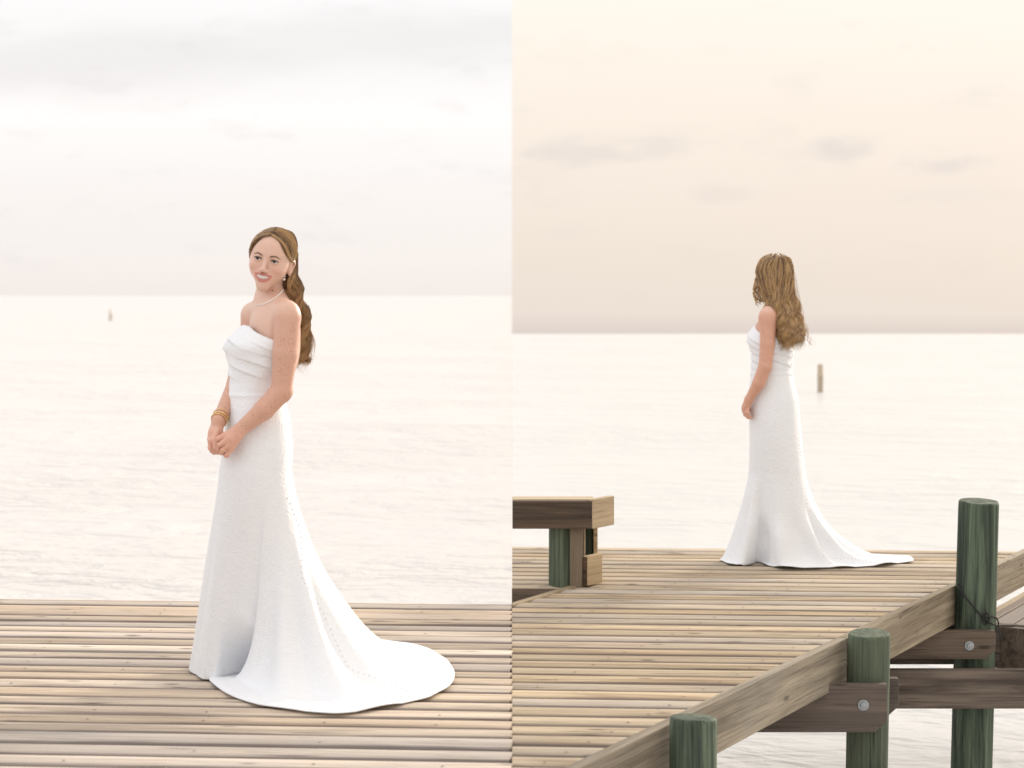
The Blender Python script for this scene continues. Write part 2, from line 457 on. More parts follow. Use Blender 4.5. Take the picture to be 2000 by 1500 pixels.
def left_deck():
    root = empty('boardwalk_deck', (-1.5, 7.0, 0))
    tag(root, 'pale weathered boardwalk of narrow planks under the smiling bride', 'deck')
    loc0 = np.array([-1.5, 7.0, 0.0])
    sc = []
    yfar = 8.575                                 # far edge where it meets x = 0
    i = 0
    y = yfar - PITCH / 2
    while y > 4.6:
        # centre line passes (0, y) with direction (TX, TY)
        L = 3.6 + random.uniform(-.02, .02)
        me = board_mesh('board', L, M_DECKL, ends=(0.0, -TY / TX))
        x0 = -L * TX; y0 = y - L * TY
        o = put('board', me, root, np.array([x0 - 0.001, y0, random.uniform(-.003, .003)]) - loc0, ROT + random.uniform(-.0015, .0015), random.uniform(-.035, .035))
        for xs in (-0.31, -0.71, -1.11, -1.51, -1.91, -2.31):
            jx = xs - .075 * (y - 7.0) + random.uniform(-.008, .008)
            if random.random() < .3: continue
            for k in (-0.033, 0.033):
                sc.append((jx + k * .1 + random.uniform(-.006, .006) + 1.5, y + jx * TY / TX + k + random.uniform(-.006, .006) - 7.0, 0.0012 - 0.013 * (abs(k) / (BOARD_W / 2)) ** 2.6))
        i += 1; y -= PITCH + random.uniform(-.003, .003)
    # far rim board and the joists below
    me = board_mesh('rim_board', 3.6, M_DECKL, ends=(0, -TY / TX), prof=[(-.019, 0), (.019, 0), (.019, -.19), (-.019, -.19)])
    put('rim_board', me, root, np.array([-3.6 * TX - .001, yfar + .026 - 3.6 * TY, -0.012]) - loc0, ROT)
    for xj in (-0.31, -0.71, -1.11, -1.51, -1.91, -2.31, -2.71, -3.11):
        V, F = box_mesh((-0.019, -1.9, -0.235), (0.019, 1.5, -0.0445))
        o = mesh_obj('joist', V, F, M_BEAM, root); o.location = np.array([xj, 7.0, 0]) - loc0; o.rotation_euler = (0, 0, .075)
    screws('screw_heads', sc, root)
left_deck()

# ------------------------------------------------------------------ pier on the right
E0 = np.array([0.2214, 5.598]); EDIR = np.array([2.01, 3.491]); EDIR /= np.linalg.norm(EDIR)   # outer top edge of the fascia
EN = np.array([EDIR[1], -EDIR[0]])                                                               # outward normal
FT = 0.042                                                                                        # fascia thickness
L0 = np.array([0.231, 9.08])                                                                      # left rim of the walkway
def x_right(y):
    """x where the inner face of the fascia crosses y"""
    p = E0 - EN * (FT + 0.004)
    return p[0] + EDIR[0] / EDIR[1] * (y - p[1])
def x_left(y):
    p = L0 + EN * 0.045
    return p[0] + EDIR[0] / EDIR[1] * (y - p[1])
def right_pier():
    root = empty('pier', (1.2, 8.0, 0))
    tag(root, 'weathered plank pier on green pilings running up to the wide far platform', 'pier')
    l0 = np.array([1.2, 8.0, 0.0])
    yfar = 10.565
    sc = []
    y = yfar - PITCH / 2
    slope = TY / TX
    kr = EDIR[0] / EDIR[1]
    while y > 4.35:
        # board centre line: Y = y + slope * X ; cut at x=0 (or the walkway's left rim) and at the fascia
        p = E0 - EN * (FT + 0.006)
        X1 = (p[0] + kr * (y - p[1])) / (1 - kr * slope)
        if y < 9.10:
            q = L0 + EN * 0.05
            X0 = (q[0] + kr * (y - q[1])) / (1 - kr * slope)
            k0 = kr
            if X0 < 0.004: X0, k0 = 0.001, -slope
        else: X0, k0 = 0.001, -slope
        if X1 - X0 > 0.02:
            skew = lambda k: (k * TX - TY * 0 + 0) if False else k
            L = (X1 - X0) / TX
            # end skew in the board's own frame
            def loc_skew(k):
                # line dx = k dy in world -> board frame
                dxw, dyw = k, 1.0
                a = dxw * TX + dyw * TY; b = -dxw * TY + dyw * TX
                return a / b
            e0 = loc_skew(kr) if k0 == kr else -math.tan(-ROT) * -1.0 * -1.0
            if k0 != kr: e0 = loc_skew(0.0)
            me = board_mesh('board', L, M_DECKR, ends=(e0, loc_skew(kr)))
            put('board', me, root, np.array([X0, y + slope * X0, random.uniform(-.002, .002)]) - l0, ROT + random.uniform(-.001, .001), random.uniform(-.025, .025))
            for off in (0.10, 0.72, 1.34, 1.95, 2.5):
                px_ = X1 - off + random.uniform(-.01, .01)
                if px_ > X0 + .03:
                    for k in (-.032, .032):
                        sc.append((px_ + k * kr - l0[0], y + slope * px_ + k + random.uniform(-.005, .005) - l0[1], -0.0004))
        y -= PITCH
    screws('screw_heads', sc, root)
    # fascia boards along the outer edge, butted at the tall pile
    ang = math.atan2(EDIR[1], EDIR[0])
    def fascia(s0, s1, h=0.192, top=0.006):
        V, F = box_mesh((s0, 0, top - h), (s1, FT, top))
        o = mesh_obj('fascia_board', V, F, M_FASCIA, root); o.location = np.array([E0[0], E0[1], 0]) - l0; o.rotation_euler = (0, 0, ang)
        bevel(o, 0.004); return o
    fascia(-1.6, 2.40); fascia(2.404, 4.03); fascia(4.034, 6.2)
    # left rim of the walkway and near rim of the platform
    V, F = box_mesh((-0.53, -0.04, -0.19), (0.06, 0.0, 0.004))
    V = [(v_[0] if v_[0] > 0 else -(L0[0] + EN[0] * .045 - .003) / EDIR[0] + v_[1] * EN[0] / EDIR[0], v_[1], v_[2]) for v_ in V]
    ll = np.array([L0[0], L0[1], 0]) - EDIR[0] * 0
    o = mesh_obj('fascia_board', V, F, M_FASCIA, root); o.location = np.array([L0[0] + EN[0] * .045, L0[1] + EN[1] * .045, 0]) - l0; o.rotation_euler = (0, 0, ang); bevel(o, .004)
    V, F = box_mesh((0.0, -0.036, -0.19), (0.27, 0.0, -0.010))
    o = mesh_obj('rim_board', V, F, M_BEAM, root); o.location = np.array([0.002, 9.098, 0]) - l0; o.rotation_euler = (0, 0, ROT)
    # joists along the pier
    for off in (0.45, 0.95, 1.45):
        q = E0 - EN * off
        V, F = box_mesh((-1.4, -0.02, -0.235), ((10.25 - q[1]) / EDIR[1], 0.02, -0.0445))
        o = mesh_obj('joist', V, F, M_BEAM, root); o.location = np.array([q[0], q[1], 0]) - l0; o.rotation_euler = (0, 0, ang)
        # keep clear of the seam
        for vtx in o.data.vertices:
            pw = q + EDIR * vtx.co.x
            if pw[0] < 0.03: vtx.co.x += (0.03 - pw[0]) / EDIR[0]
    # piles
    def pile(c, r, top, lean=(0.0, 0.0), seed=0):
        n = 28; V = []; F = []; rs = np.random.default_rng(seed)
        lv = [top, top - .006, top - .02, top - .12, top - .3, top - .5, top - .75, top - 1.1, top - 1.5, WATER - 1.0]
        ph = rs.uniform(0, 6.28, 4)
        for i, z in enumerate(lv):
            rr = r * (0.93 if i == 0 else 0.985 if i == 1 else 1.0)
            for k in range(n):
                a = 2 * PI * k / n
                q = rr * (1 + .02 * math.sin(2 * a + ph[0] + z) + .012 * math.sin(5 * a + ph[1] + 2 * z) + .008 * math.sin(9 * a + ph[2]))
                V.append((q * math.cos(a) + lean[0] * (top - z), q * math.sin(a) + lean[1] * (top - z), z + (0.006 * math.sin(a + ph[3]) if i < 2 else 0)))
        for i in range(len(lv) - 1):
            for k in range(n):
                a = i * n + k; b = i * n + (k + 1) % n
                F.append((a, a + n, b + n, b))
        F.append(tuple(reversed(range(n)))[::-1])
        o = mesh_obj('pile', V, F, M_PILE, root, smooth=True); o.location = np.array([c[0], c[1], 0]) - l0
        o.data.polygons[len(F) - 1].use_smooth = False
        return o
    pa = pile((2.330, 9.042), 0.099, 0.432, (-0.028, 0.0), 1); tag(pa, 'tall green pile standing well above the pier edge')
    pb = pile((1.500, 7.615), 0.086, 0.040, (-0.016, 0.0), 2)
    pc = pile((0.607, 6.067), 0.079, 0.046, (-0.008, 0), 3)
    # cap beams bolted to the piles (they run with the boards), front and back of each pile
    def beam(name, x0, x1, yc, z0, z1, th=0.042, chamfer=0.05, parent=root, mat=M_BEAM):
        V = []; F = []
        prof = [(x0, z0), (x1 - chamfer, z0), (x1, z0 + chamfer * 0.9), (x1, z1), (x0, z1)]
        for yy in (-th / 2, th / 2):
            for (x, z) in prof: V.append((x, yy, z))
        n = 5
        F.append(tuple(range(n))); F.append(tuple(reversed(range(n, 2 * n))))
        for i in range(n):
            j = (i + 1) % n; F.append((i, i + n, j + n, j))
        o = mesh_obj(name, V, F, mat, parent); o.location = np.array([0, yc, 0]) - l0; o.rotation_euler = (0, 0, 0)
        bevel(o, .003); return o
    def bolt(par, u, v, y):
        p = W(u, v, y)
        V = []; F = []; n = 16
        for (r, dy_) in ((0.023, 0.0), (0.023, -0.005), (0.0145, -0.006), (0.013, -0.014), (0.006, -0.0155)):
            for k in range(n):
                a = 2 * PI * k / n; V.append((r * math.cos(a), dy_, r * math.sin(a)))
        for i in range(4):
            for k in range(n):
                a = i * n + k; b = i * n + (k + 1) % n; F.append((a, b, b + n, a + n))
        F.append(tuple(range(4 * n, 5 * n)))
        o = mesh_obj('bolt', V, F, M_STEEL, par); o.location = Vector(p) - par.location - root.location
        return o
    yb = 7.615 - 0.108
    x = lambda u, y: (u - 1000) / FPX * y
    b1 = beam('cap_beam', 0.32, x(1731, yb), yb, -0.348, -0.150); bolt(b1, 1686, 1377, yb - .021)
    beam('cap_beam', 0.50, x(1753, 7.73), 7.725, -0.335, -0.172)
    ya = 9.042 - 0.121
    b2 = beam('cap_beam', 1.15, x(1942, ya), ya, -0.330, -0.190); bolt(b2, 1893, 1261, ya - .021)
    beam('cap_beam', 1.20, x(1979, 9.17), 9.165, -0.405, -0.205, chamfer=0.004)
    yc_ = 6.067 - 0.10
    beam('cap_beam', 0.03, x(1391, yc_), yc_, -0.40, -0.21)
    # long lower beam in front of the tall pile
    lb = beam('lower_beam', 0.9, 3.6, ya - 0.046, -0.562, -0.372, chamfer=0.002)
    # lower walkway to the right of the tall pile
    for k, (o0, o1) in enumerate(((0.012, 0.105), (0.115, 0.215), (0.225, 0.36))):
        V, F = box_mesh((4.25, -o1, -0.245), (6.4, -o0, -0.207))
        o = mesh_obj('walkway_plank', V, F, M_DECKR, root); o.location = np.array([E0[0], E0[1], 0]) - l0; o.rotation_euler = (0, 0, ang); bevel(o, .005)
    V, F = box_mesh((4.19, -0.36, -0.425), (4.245, -0.10, -0.215))
    o = mesh_obj('joist', V, F, M_BEAM, root); o.location = np.array([E0[0], E0[1], 0]) - l0; o.rotation_euler = (0, 0, ang); bevel(o, .004)
    V, F = box_mesh((4.25, -0.402, -0.43), (6.4, -0.362, -0.211))
    o = mesh_obj('fascia_board', V, F, M_FASCIA, root); o.location = np.array([E0[0], E0[1], 0]) - l0; o.rotation_euler = (0, 0, ang); bevel(o, .004)
    return root
pier = right_pier()

# ------------------------------------------------------------------ tube helper
def tube(pts, r, seg=8, closed=False):
    pts = [Vector(p) for p in pts]; n = len(pts); V = []; F = []
    rr = r if hasattr(r, '__len__') else [r] * n
    prev = None
    for i, p in enumerate(pts):
        if closed: d = pts[(i + 1) % n] - pts[i - 1]
        else: d = pts[min(i + 1, n - 1)] - pts[max(i - 1, 0)]
        d.normalize()
        if prev is None:
            a = d.cross(Vector((0, 0, 1)))
            if a.length < 1e-3: a = d.cross(Vector((1, 0, 0)))
        else: a = prev - d * prev.dot(d)
        a.normalize(); prev = a; b = d.cross(a)
        for k in range(seg):
            t = 2 * PI * k / seg; V.append(p + (a * math.cos(t) + b * math.sin(t)) * rr[i])
    m = n if closed else n - 1
    for i in range(m):
        for k in range(seg):
            i2 = (i + 1) % n; k2 = (k + 1) % seg
            F.append((i * seg + k, i * seg + k2, i2 * seg + k2, i2 * seg + k))
    if not closed:
        F.append(tuple(reversed(range(seg)))); F.append(tuple(range((n - 1) * seg, n * seg)))
    return V, F
def smooth_path(ctrl, n=40):
    c = np.array(ctrl, float); k = len(c)
    P = np.vstack([2 * c[0] - c[1], c, 2 * c[-1] - c[-2]])
    out = []
    for s in np.linspace(0, k - 1 - 1e-6, n):
        i = int(s); t = s - i; a, b, d, e = P[i], P[i + 1], P[i + 2], P[i + 3]
        out.append(.5 * ((2 * b) + (-a + d) * t + (2 * a - 5 * b + 4 * d - e) * t * t + (-a + 3 * b - 3 * d + e) * t ** 3))
    return np.array(out)

def cord():
    yb = 9.042
    def on(u, v, off=0.004):          # on the near surface of the tall pile
        cx, cy, r = 2.330, 9.042, 0.099
        lean = -0.028
        # intersect the pixel ray with the pile's cylinder
        d = np.array([(u - 1000) / FPX, 1.0]); z = EYE - (v - HOR) / FPX * 8.95
        c = np.array([cx + lean * (0.432 - z), cy]); R = r + off
        A = d @ d; B = -2 * d @ c; C = c @ c - R * R; q = B * B - 4 * A * C
        y = (-B - math.sqrt(max(q, 0))) / (2 * A)
        return W(u, v, y)
    a = [on(1871, 1142), on(1885, 1165), on(1903, 1187), on(1921, 1209), on(1926, 1216)]
    V, F = tube(smooth_path(a, 30), 0.0042)
    b = [on(1920, 1212, .008), on(1921, 1200, .02), on(1926, 1195, .022), on(1932, 1204, .02), on(1930, 1216, .012), on(1924, 1220, .008), on(1922, 1210, .012), on(1934, 1206, .01), on(1944, 1205, .01), W(1950, 1216, 9.0), W(1951, 1232, 8.98), W(1954, 1240, 8.98), W(1954, 1254, 8.98)]
    V2, F2 = tube(smooth_path(b, 70), 0.004)
    c = [on(1926, 1196, .022), on(1925, 1203, .018), on(1927, 1212, .014), on(1937, 1218, .012), W(1945, 1222, 8.99), W(1946, 1236, 8.97)]
    V3, F3 = tube(smooth_path(c, 40), 0.004)
    V = list(V); F = list(F)
    for (v_, f_) in ((V2, F2), (V3, F3)):
        k = len(V); V += list(v_); F += [tuple(i + k for i in f) for f in f_]
    o = mesh_obj('cord', V, F, M_CORD, smooth=True)
    tag(o, 'thin black cord knotted round the tall green pile', 'cord')
cord()

# ------------------------------------------------------------------ bench at the left end of the platform
def bench():
    root = empty('bench', (0.30, 9.2, 0)); tag(root, 'heavy timber bench with dark seat beam on a green post', 'bench')
    l0 = np.array([0.30, 9.2, 0])
    yf = 9.02
    x = lambda u, y: (u - 1000) / FPX * y
    z = lambda v, y: EYE - (v - HOR) / FPX * y
    def bx(name, a, b, mat, rz=0.0, piv=None, bv=.004):
        V, F = box_mesh(a, b); o = mesh_obj(name, V, F, mat, root)
        if piv is None: o.location = -l0
        else:
            for q in o.data.vertices: q.co -= Vector(piv)
            o.location = np.array(piv) - l0; o.rotation_euler = (0, 0, rz)
        bevel(o, bv); return o
    zt = z(977, yf); zb = z(1033, yf)
    xe = x(1158, yf)
    bx('seat_beam', (0.002, yf, zb), (xe, yf + .040, zt - .004), M_BENCHD)
    # seat planks on top
    zs = zt
    for k in range(1):
        bx('seat_plank', (0.002, yf + .043 + k * .14, zs - .036), (xe + .01 + .035 * k, yf + .043 + k * .14 + .134, zs), M_BENCHL)
    # end board, turned a little towards the camera
    p = (xe + .002, yf - .004, 0)
    V, F = box_mesh((0, 0, zb - .0), (0.205, 0.036, zt + .004))
    o = mesh_obj('end_board', V, F, M_BENCHL, root); o.location = np.array(p) - l0; o.rotation_euler = (0, 0, math.radians(56)); bevel(o, .004)
    # post: a green pile with sawn planks beside it
    n = 24; c = (x(1096, 9.12), 9.13); r = .063; V = []; F = []
    for zz in (-.03, .1, .2, zb + .03):
        for k in range(n):
            a = 2 * PI * k / n; q = r * (1 + .02 * math.sin(3 * a + zz * 5)); V.append((q * math.cos(a) + c[0], q * math.sin(a) + c[1], zz))
    for i in range(3):
        for k in range(n):
            a = i * n + k; b = i * n + (k + 1) % n; F.append((a, b, b + n, a + n))
    o = mesh_obj('post', V, F, M_PILE, root, smooth=True); o.location = -l0
    bx('post_plank', (x(1113, 9.07), 9.065, -.004), (x(1138, 9.07), 9.145, zb), M_POSTW)
    bx('post_plank', (x(1139, 9.15), 9.10, -.004), (x(1142.5, 9.15), 9.2, zb), M_BENCHL)
    o = mesh_obj('post', [(v_[0] + .125, v_[1] + .16, v_[2]) for v_ in V], F, M_PILE, root, smooth=True); o.location = -l0
    bx('post_plank', (x(1158, 9.3), 9.22, -.004), (x(1166, 9.3), 9.4, zb), M_BENCHL)
    # short block at the foot
    bz0, bz1 = z(1143, 9.08), z(1087, 9.08)
    bx('foot_block', (x(1138.5, 9.07), 9.06, .004), (x(1149, 9.07), 9.10, bz1), M_BENCHD)
    V, F = box_mesh((0, 0, .006), (0.128, 0.035, bz1 + .004))
    o = mesh_obj('end_block', V, F, M_BENCHL, root); o.location = np.array((x(1149.5, 9.06), 9.055, 0)) - l0; o.rotation_euler = (0, 0, math.radians(54)); bevel(o, .004)
    return root
bench()

# ------------------------------------------------------------------ far marker posts standing in the water
def marker(name, u, vb, vt, wpx, mat, label):
    p = G(u, vb, WATER); y = p[1]; r = wpx / 2 / FPX * y; h = (vb - vt) / FPX * y
    V = []; F = []; n = 14
    prof = ((r, -1.5), (r, h * .55), (r * 1.12, h * .56), (r * 1.12, h * .62), (r * .98, h * .63), (r * .98, h * .97), (r * .6, h))
    for (q, zz) in prof:
        for k in range(n): V.append((q * math.cos(2 * PI * k / n), q * math.sin(2 * PI * k / n), zz))
    for i in range(len(prof) - 1):
        for k in range(n):
            a = i * n + k; b = i * n + (k + 1) % n; F.append((a, b, b + n, a + n))
    F.append(tuple(range((len(prof) - 1) * n, len(prof) * n)))
    o = mesh_obj(name, V, F, mat, smooth=True); o.location = (p[0], y, WATER)
    tag(o, label, 'marker post')
marker('marker_post', 216, 626, 604, 7, M_MARKL, 'faint pale post standing far out in the water beside the smiling bride')
marker('marker_post', 1602, 766, 711, 11, M_MARKR, 'blurred brown wooden post standing in the water beyond the pier')

# ================================================================== people
class Field:
    """signed distance field on a rectilinear grid, meshed with surface nets"""
    def __init__(s, ax, ay, az):
        s.a = [np.asarray(a, np.float32) for a in (ax, ay, az)]
        s.D = np.full([len(a) for a in s.a], 1.0, np.float32)
    def block(s, lo, hi):
        sl = []
        for a, l, h in zip(s.a, lo, hi):
            i = max(int(np.searchsorted(a, l)) - 1, 0); j = min(int(np.searchsorted(a, h)) + 1, len(a))
            sl.append(slice(i, max(j, i)))
        g = np.ix_(*[a[q] for a, q in zip(s.a, sl)])
        return tuple(sl), g
    def _merge(s, sl, d, k, cut):
        A = s.D[sl]
        if cut:
            d = -d; h = np.maximum(k - np.abs(A - d), 0) / k
            s.D[sl] = np.maximum(A, d) + h * h * k * .25
        else:
            h = np.maximum(k - np.abs(A - d), 0) / k
            s.D[sl] = np.minimum(A, d) - h * h * k * .25
    def cone(s, a, b, r1, r2=None, k=.02, cut=False):
        r2 = r1 if r2 is None else r2
        a = np.asarray(a, np.float32); b = np.asarray(b, np.float32); m = max(r1, r2) + k * 1.2 + .006
        sl, (X, Y, Z) = s.block(np.minimum(a, b) - m, np.maximum(a, b) + m)
        ab = b - a; q = float(ab @ ab) + 1e-12
        t = np.clip(((X - a[0]) * ab[0] + (Y - a[1]) * ab[1] + (Z - a[2]) * ab[2]) / q, 0, 1)
        d = np.sqrt((X - a[0] - t * ab[0]) ** 2 + (Y - a[1] - t * ab[1]) ** 2 + (Z - a[2] - t * ab[2]) ** 2) - (r1 + t * (r2 - r1))
        s._merge(sl, d, k, cut)
    def ell(s, c, r, R=None, k=.02, cut=False):
        """ellipsoid with radii r; the rows of R are its axes"""
        c = np.asarray(c, np.float32); R = np.eye(3) if R is None else np.asarray(R); m = max(r) + k * 1.2 + .006
        sl, (X, Y, Z) = s.block(c - m, c + m)
        dx, dy, dz = X - c[0], Y - c[1], Z - c[2]
        q = [(R[i][0] * dx + R[i][1] * dy + R[i][2] * dz) for i in range(3)]
        k0 = np.sqrt(sum((q[i] / r[i]) ** 2 for i in range(3))) + 1e-6
        k1 = np.sqrt(sum((q[i] / r[i] ** 2) ** 2 for i in range(3))) + 1e-6
        s._merge(sl, k0 * (k0 - 1) / k1, k, cut)
    def push(s, P, margin):
        # move points that lie inside the body (or nearer than margin) out along the gradient
        K_ = s.noears
        for _ in range(2):
            I = [np.clip(np.searchsorted(a, P[..., i]), 2, len(a) - 3) for i, a in enumerate(s.a)]
            d = K_[I[0], I[1], I[2]]
            g = []
            for i in range(3):
                J = [q.copy() for q in I]; K = [q.copy() for q in I]; J[i] += 2; K[i] -= 2
                g.append((K_[J[0], J[1], J[2]] - K_[K[0], K[1], K[2]]) / (s.a[i][J[i]] - s.a[i][K[i]]))
            g = np.stack(g, -1); g /= np.linalg.norm(g, axis=-1, keepdims=True) + 1e-6
            mv = np.where((d < margin) & (d > -.06), margin - d, 0)
            inside = np.ones(P.shape[:-1], bool)
            for i, a in enumerate(s.a): inside &= (P[..., i] > a[0]) & (P[..., i] < a[-1])
            P = P + g * (mv * inside)[..., None]
        return P
    def mesh(s):
        D = s.D; neg = D < 0
        n = [k - 1 for k in D.shape]
        cnt = np.zeros(n, np.int8)
        corners = [(i, j, k) for i in (0, 1) for j in (0, 1) for k in (0, 1)]
        for (i, j, k) in corners: cnt += neg[i:i + n[0], j:j + n[1], k:k + n[2]]
        act = (cnt > 0) & (cnt < 8)
        I = np.argwhere(act)
        idx = np.full(n, -1, np.int32); idx[act] = np.arange(len(I))
        acc = np.zeros((len(I), 3), np.float32); num = np.zeros(len(I), np.float32)
        for c0 in corners:
            for ax in range(3):
                if c0[ax]: continue
                c1 = list(c0); c1[ax] = 1
                a = D[I[:, 0] + c0[0], I[:, 1] + c0[1], I[:, 2] + c0[2]]; b = D[I[:, 0] + c1[0], I[:, 1] + c1[1], I[:, 2] + c1[2]]
                m = (a < 0) != (b < 0); t = np.where(m, a / np.where(m, a - b, 1), 0)
                p = np.tile(np.array(c0, np.float32), (len(I), 1)); p[:, ax] += t
                acc += p * m[:, None]; num += m
        P = I + acc / num[:, None]
        V = np.stack([np.interp(P[:, i], np.arange(len(s.a[i])), s.a[i]) for i in range(3)], 1)
        Q = []
        for ax in range(3):
            o1, o2 = [(1, 2), (2, 0), (0, 1)][ax]
            sa = [slice(None)] * 3; sb = [slice(None)] * 3
            sa[ax] = slice(0, -1); sb[ax] = slice(1, None)
            for o in (o1, o2): sa[o] = slice(1, -1); sb[o] = slice(1, -1)
            A = neg[tuple(sa)]; B = neg[tuple(sb)]
            E = np.argwhere(A != B); fl = A[E[:, 0], E[:, 1], E[:, 2]]
            c = E.copy(); c[:, o1] += 1; c[:, o2] += 1      # grid point index
            def cell(d1, d2):
                q = c.copy(); q[:, o1] += d1; q[:, o2] += d2
                return idx[q[:, 0], q[:, 1], q[:, 2]]
            q = np.stack([cell(-1, -1), cell(0, -1), cell(0, 0), cell(-1, 0)], 1)
            q[~fl] = q[~fl][:, ::-1]
            Q.append(q)
        Q = np.concatenate(Q)
        Q = Q[(Q >= 0).all(1)]
        return V, Q

def axis(lo, hi, coarse, fine):
    """grid positions from lo to hi: step coarse, but the given step inside each fine range (a, b, step)"""
    out = [lo]
    while out[-1] < hi:
        x = out[-1]; st = coarse
        for (a, b, f) in fine:
            if a - .01 < x < b: st = min(st, f)
            elif x >= b: st = min(st, f + (x - b) * .15)
            else: st = min(st, f + (a - x) * .15)
        out.append(x + st)
    return np.array(out)

# ------------------------------------------------------------------ head, in its own frame: x her left, y up, z forward
class Head:
    def __init__(s, eye_mid, fwd, up, scale):
        f = np.array(fwd, float); f /= np.linalg.norm(f)
        u = np.array(up, float); u -= f * (u @ f); u /= np.linalg.norm(u)
        x = np.cross(u, f)
        s.R = np.stack([x, u, f]); s.s = scale           # rows are the local axes in world
        s.o = np.array(eye_mid) - scale * (s.R.T @ np.array([0, .006, .074]))
    def w(s, p): return s.o + s.s * (np.asarray(p, float) @ s.R)
    def l(s, p): return (np.asarray(p) - s.o) @ s.R.T / s.s
EYE_P = np.array([.0305, .006, .0725])
UP_LIP = [(-.0325, -.0440, .0755), (-.021, -.0462, .0840), (-.007, -.0450, .0900), (0, -.0460, .0906), (.007, -.0450, .0900), (.021, -.0462, .0840), (.0325, -.0440, .0755)]
LO_LIP = [(-.0325, -.0440, .0755), (-.024, -.0568, .0810), (-.011, -.0650, .0860), (0, -.0665, .0872), (.011, -.0650, .0860), (.024, -.0568, .0810), (.0325, -.0440, .0755)]
def add_head(F, H):
    s = H.s; w = H.w; R = H.R
    E = lambda c, r, k=.02, cut=False: F.ell(w(c), [q * s for q in r], R, k * s, cut)
    C = lambda a, b, r1, r2=None, k=.02, cut=False: F.cone(w(a), w(b), r1 * s, None if r2 is None else r2 * s, k * s, cut)
    E((0, .034, -.016), (.070, .080, .090), .02)
    E((0, .005, .026), (.057, .080, .056), .03)
    E((0, .045, .040), (.056, .045, .044), .03)               # forehead
    for x in (-1, 1):
        C((x * .043, -.032, .006), (x * .008, -.086, .057), .014, .0130, .024)    # jaw
        E((x * .037, -.022, .058), (.021, .019, .021), .020)                     # smiling cheek
        C((x * .047, -.004, .038), (x * .037, -.040, .040), .014, .014, .03)
        C((x * .012, .026, .079), (x * .040, .027, .066), .008, .007, .016)      # brow ridge
        E((x * .030, .004, .090), (.019, .011, .013), .014, True)                # socket
    C((0, -.088, .058), (0, -.086, .067), .0140, .0130, .018)                    # chin
    E((0, -.053, .064), (.033, .025, .0215), .022)                                # mouth mound
    C((0, .016, .079), (0, -.025, .0985), .0066, .0082, .012)                     # nose
    E((0, -.0285, .0990), (.0088, .0078, .0090), .008)
    for x in (-1, 1): E((x * .0110, -.0325, .0910), (.0068, .0058, .0085), .007)
    # eyelids and the slit between them
    for x in (-1, 1):
        c = EYE_P * (x, 1, 1)
        E(c, (.0142, .0132, .0140), .006)
        E(c + (0, -.0004, .0125), (.0136, .0050, .0088), .0020, True)
    # mouth: smile opened between the lips
    E((0, -.0545, .090), (.0300, .0085, .017), .0025, True)
    for L, r in ((UP_LIP, (.0008, .0020, .0029, .0027, .0029, .0020, .0008)), (LO_LIP, (.0008, .0026, .0038, .0040, .0038, .0026, .0008))):
        for i in range(6): C(L[i], L[i + 1], r[i], r[i + 1], .004)

    F.noears = F.D.copy()
    for x in (-1, 1):
        E((x * .071, -.008, -.008), (.009, .030, .017), .008)                    # ear
        E((x * .073, .006, -.012), (.010, .016, .017), .008)
        E((x * .077, -.004, -.004), (.006, .014, .008), .006, True)

def seg_dist(P, L):
    d = np.full(len(P), 9.0)
    L = np.array(L, float)
    for a, b in zip(L[:-1], L[1:]):
        ab = b - a; t = np.clip(((P - a) @ ab) / (ab @ ab), 0, 1)
        d = np.minimum(d, np.linalg.norm(P - a - t[:, None] * ab, axis=1))
    return d

SKIN = np.array([0.75, 0.505, 0.405])
def skin_colors(V, H, freckle=True):
    n = len(V); c = np.tile(SKIN, (n, 1)); a = np.zeros(n)
    P = H.l(V)
    sm = lambda x, lo, hi: np.clip((x - lo) / (hi - lo), 0, 1) ** 2 * (3 - 2 * np.clip((x - lo) / (hi - lo), 0, 1))
    face = (P[:, 2] > .0) & (P[:, 1] > -.12)
    def blend(m, col):
        nonlocal c
        c = c * (1 - m[:, None]) + np.array(col) * m[:, None]
    # cheeks and nose tip a little redder
    for x in (-1, 1):
        d = np.linalg.norm(P - np.array([x * .040, -.026, .074]), axis=1)
        blend(.38 * (1 - sm(d, .006, .030)), (0.66, 0.29, 0.22))
    tp = (1 + 3.0 * np.clip((P[:, 1] + .0425) / .003, 0, 1)) * (1 + 1.1 * np.clip(np.abs(P[:, 0]) / .033, 0, 1.2) ** 4)
    blend(1 - sm(seg_dist(P, UP_LIP) * tp, .0037, .0050), (0.58, 0.19, 0.165))
    blend(1 - sm(seg_dist(P, LO_LIP) * tp, .0047, .0061), (0.62, 0.215, 0.185))
    # inside of the mouth
    q = (P - np.array([0, -.0545, .076])) / np.array([.028, .0085, .0085])
    blend((1 - sm(np.linalg.norm(q, axis=1), .85, 1.0)), (0.14, 0.03, 0.03))
    # lid edges carry eyeliner
    for x in (-1, 1):
        q = (P - (EYE_P * (x, 1, 1) + np.array([0, .0012, .0105]))) / np.array([.0150, .0062, .009])
        blend(.85 * (1 - sm(np.linalg.norm(q, axis=1), .85, 1.08)), (0.09, 0.045, 0.035))
    # scalp under the hair
    hl = P[:, 1] - (.090 - 1.45 * np.clip(np.abs(P[:, 0]) - .018, 0, .1)) + 1.2 * np.clip(.0 - P[:, 2], 0, .1)
    scalp = sm(hl, 0.0, .008) * (P[:, 1] > -.05) * (np.abs(P[:, 0]) < .069)
    blend(scalp, (0.16, 0.095, 0.05))
    below = P[:, 1] < -.10
    a = np.where(below, 0.16, 0.05)
    return c, a

def add_hand_chain(F, pts, r, k=.004):
    for i in range(len(pts) - 1): F.cone(pts[i], pts[i + 1], r[i], r[i + 1], k)

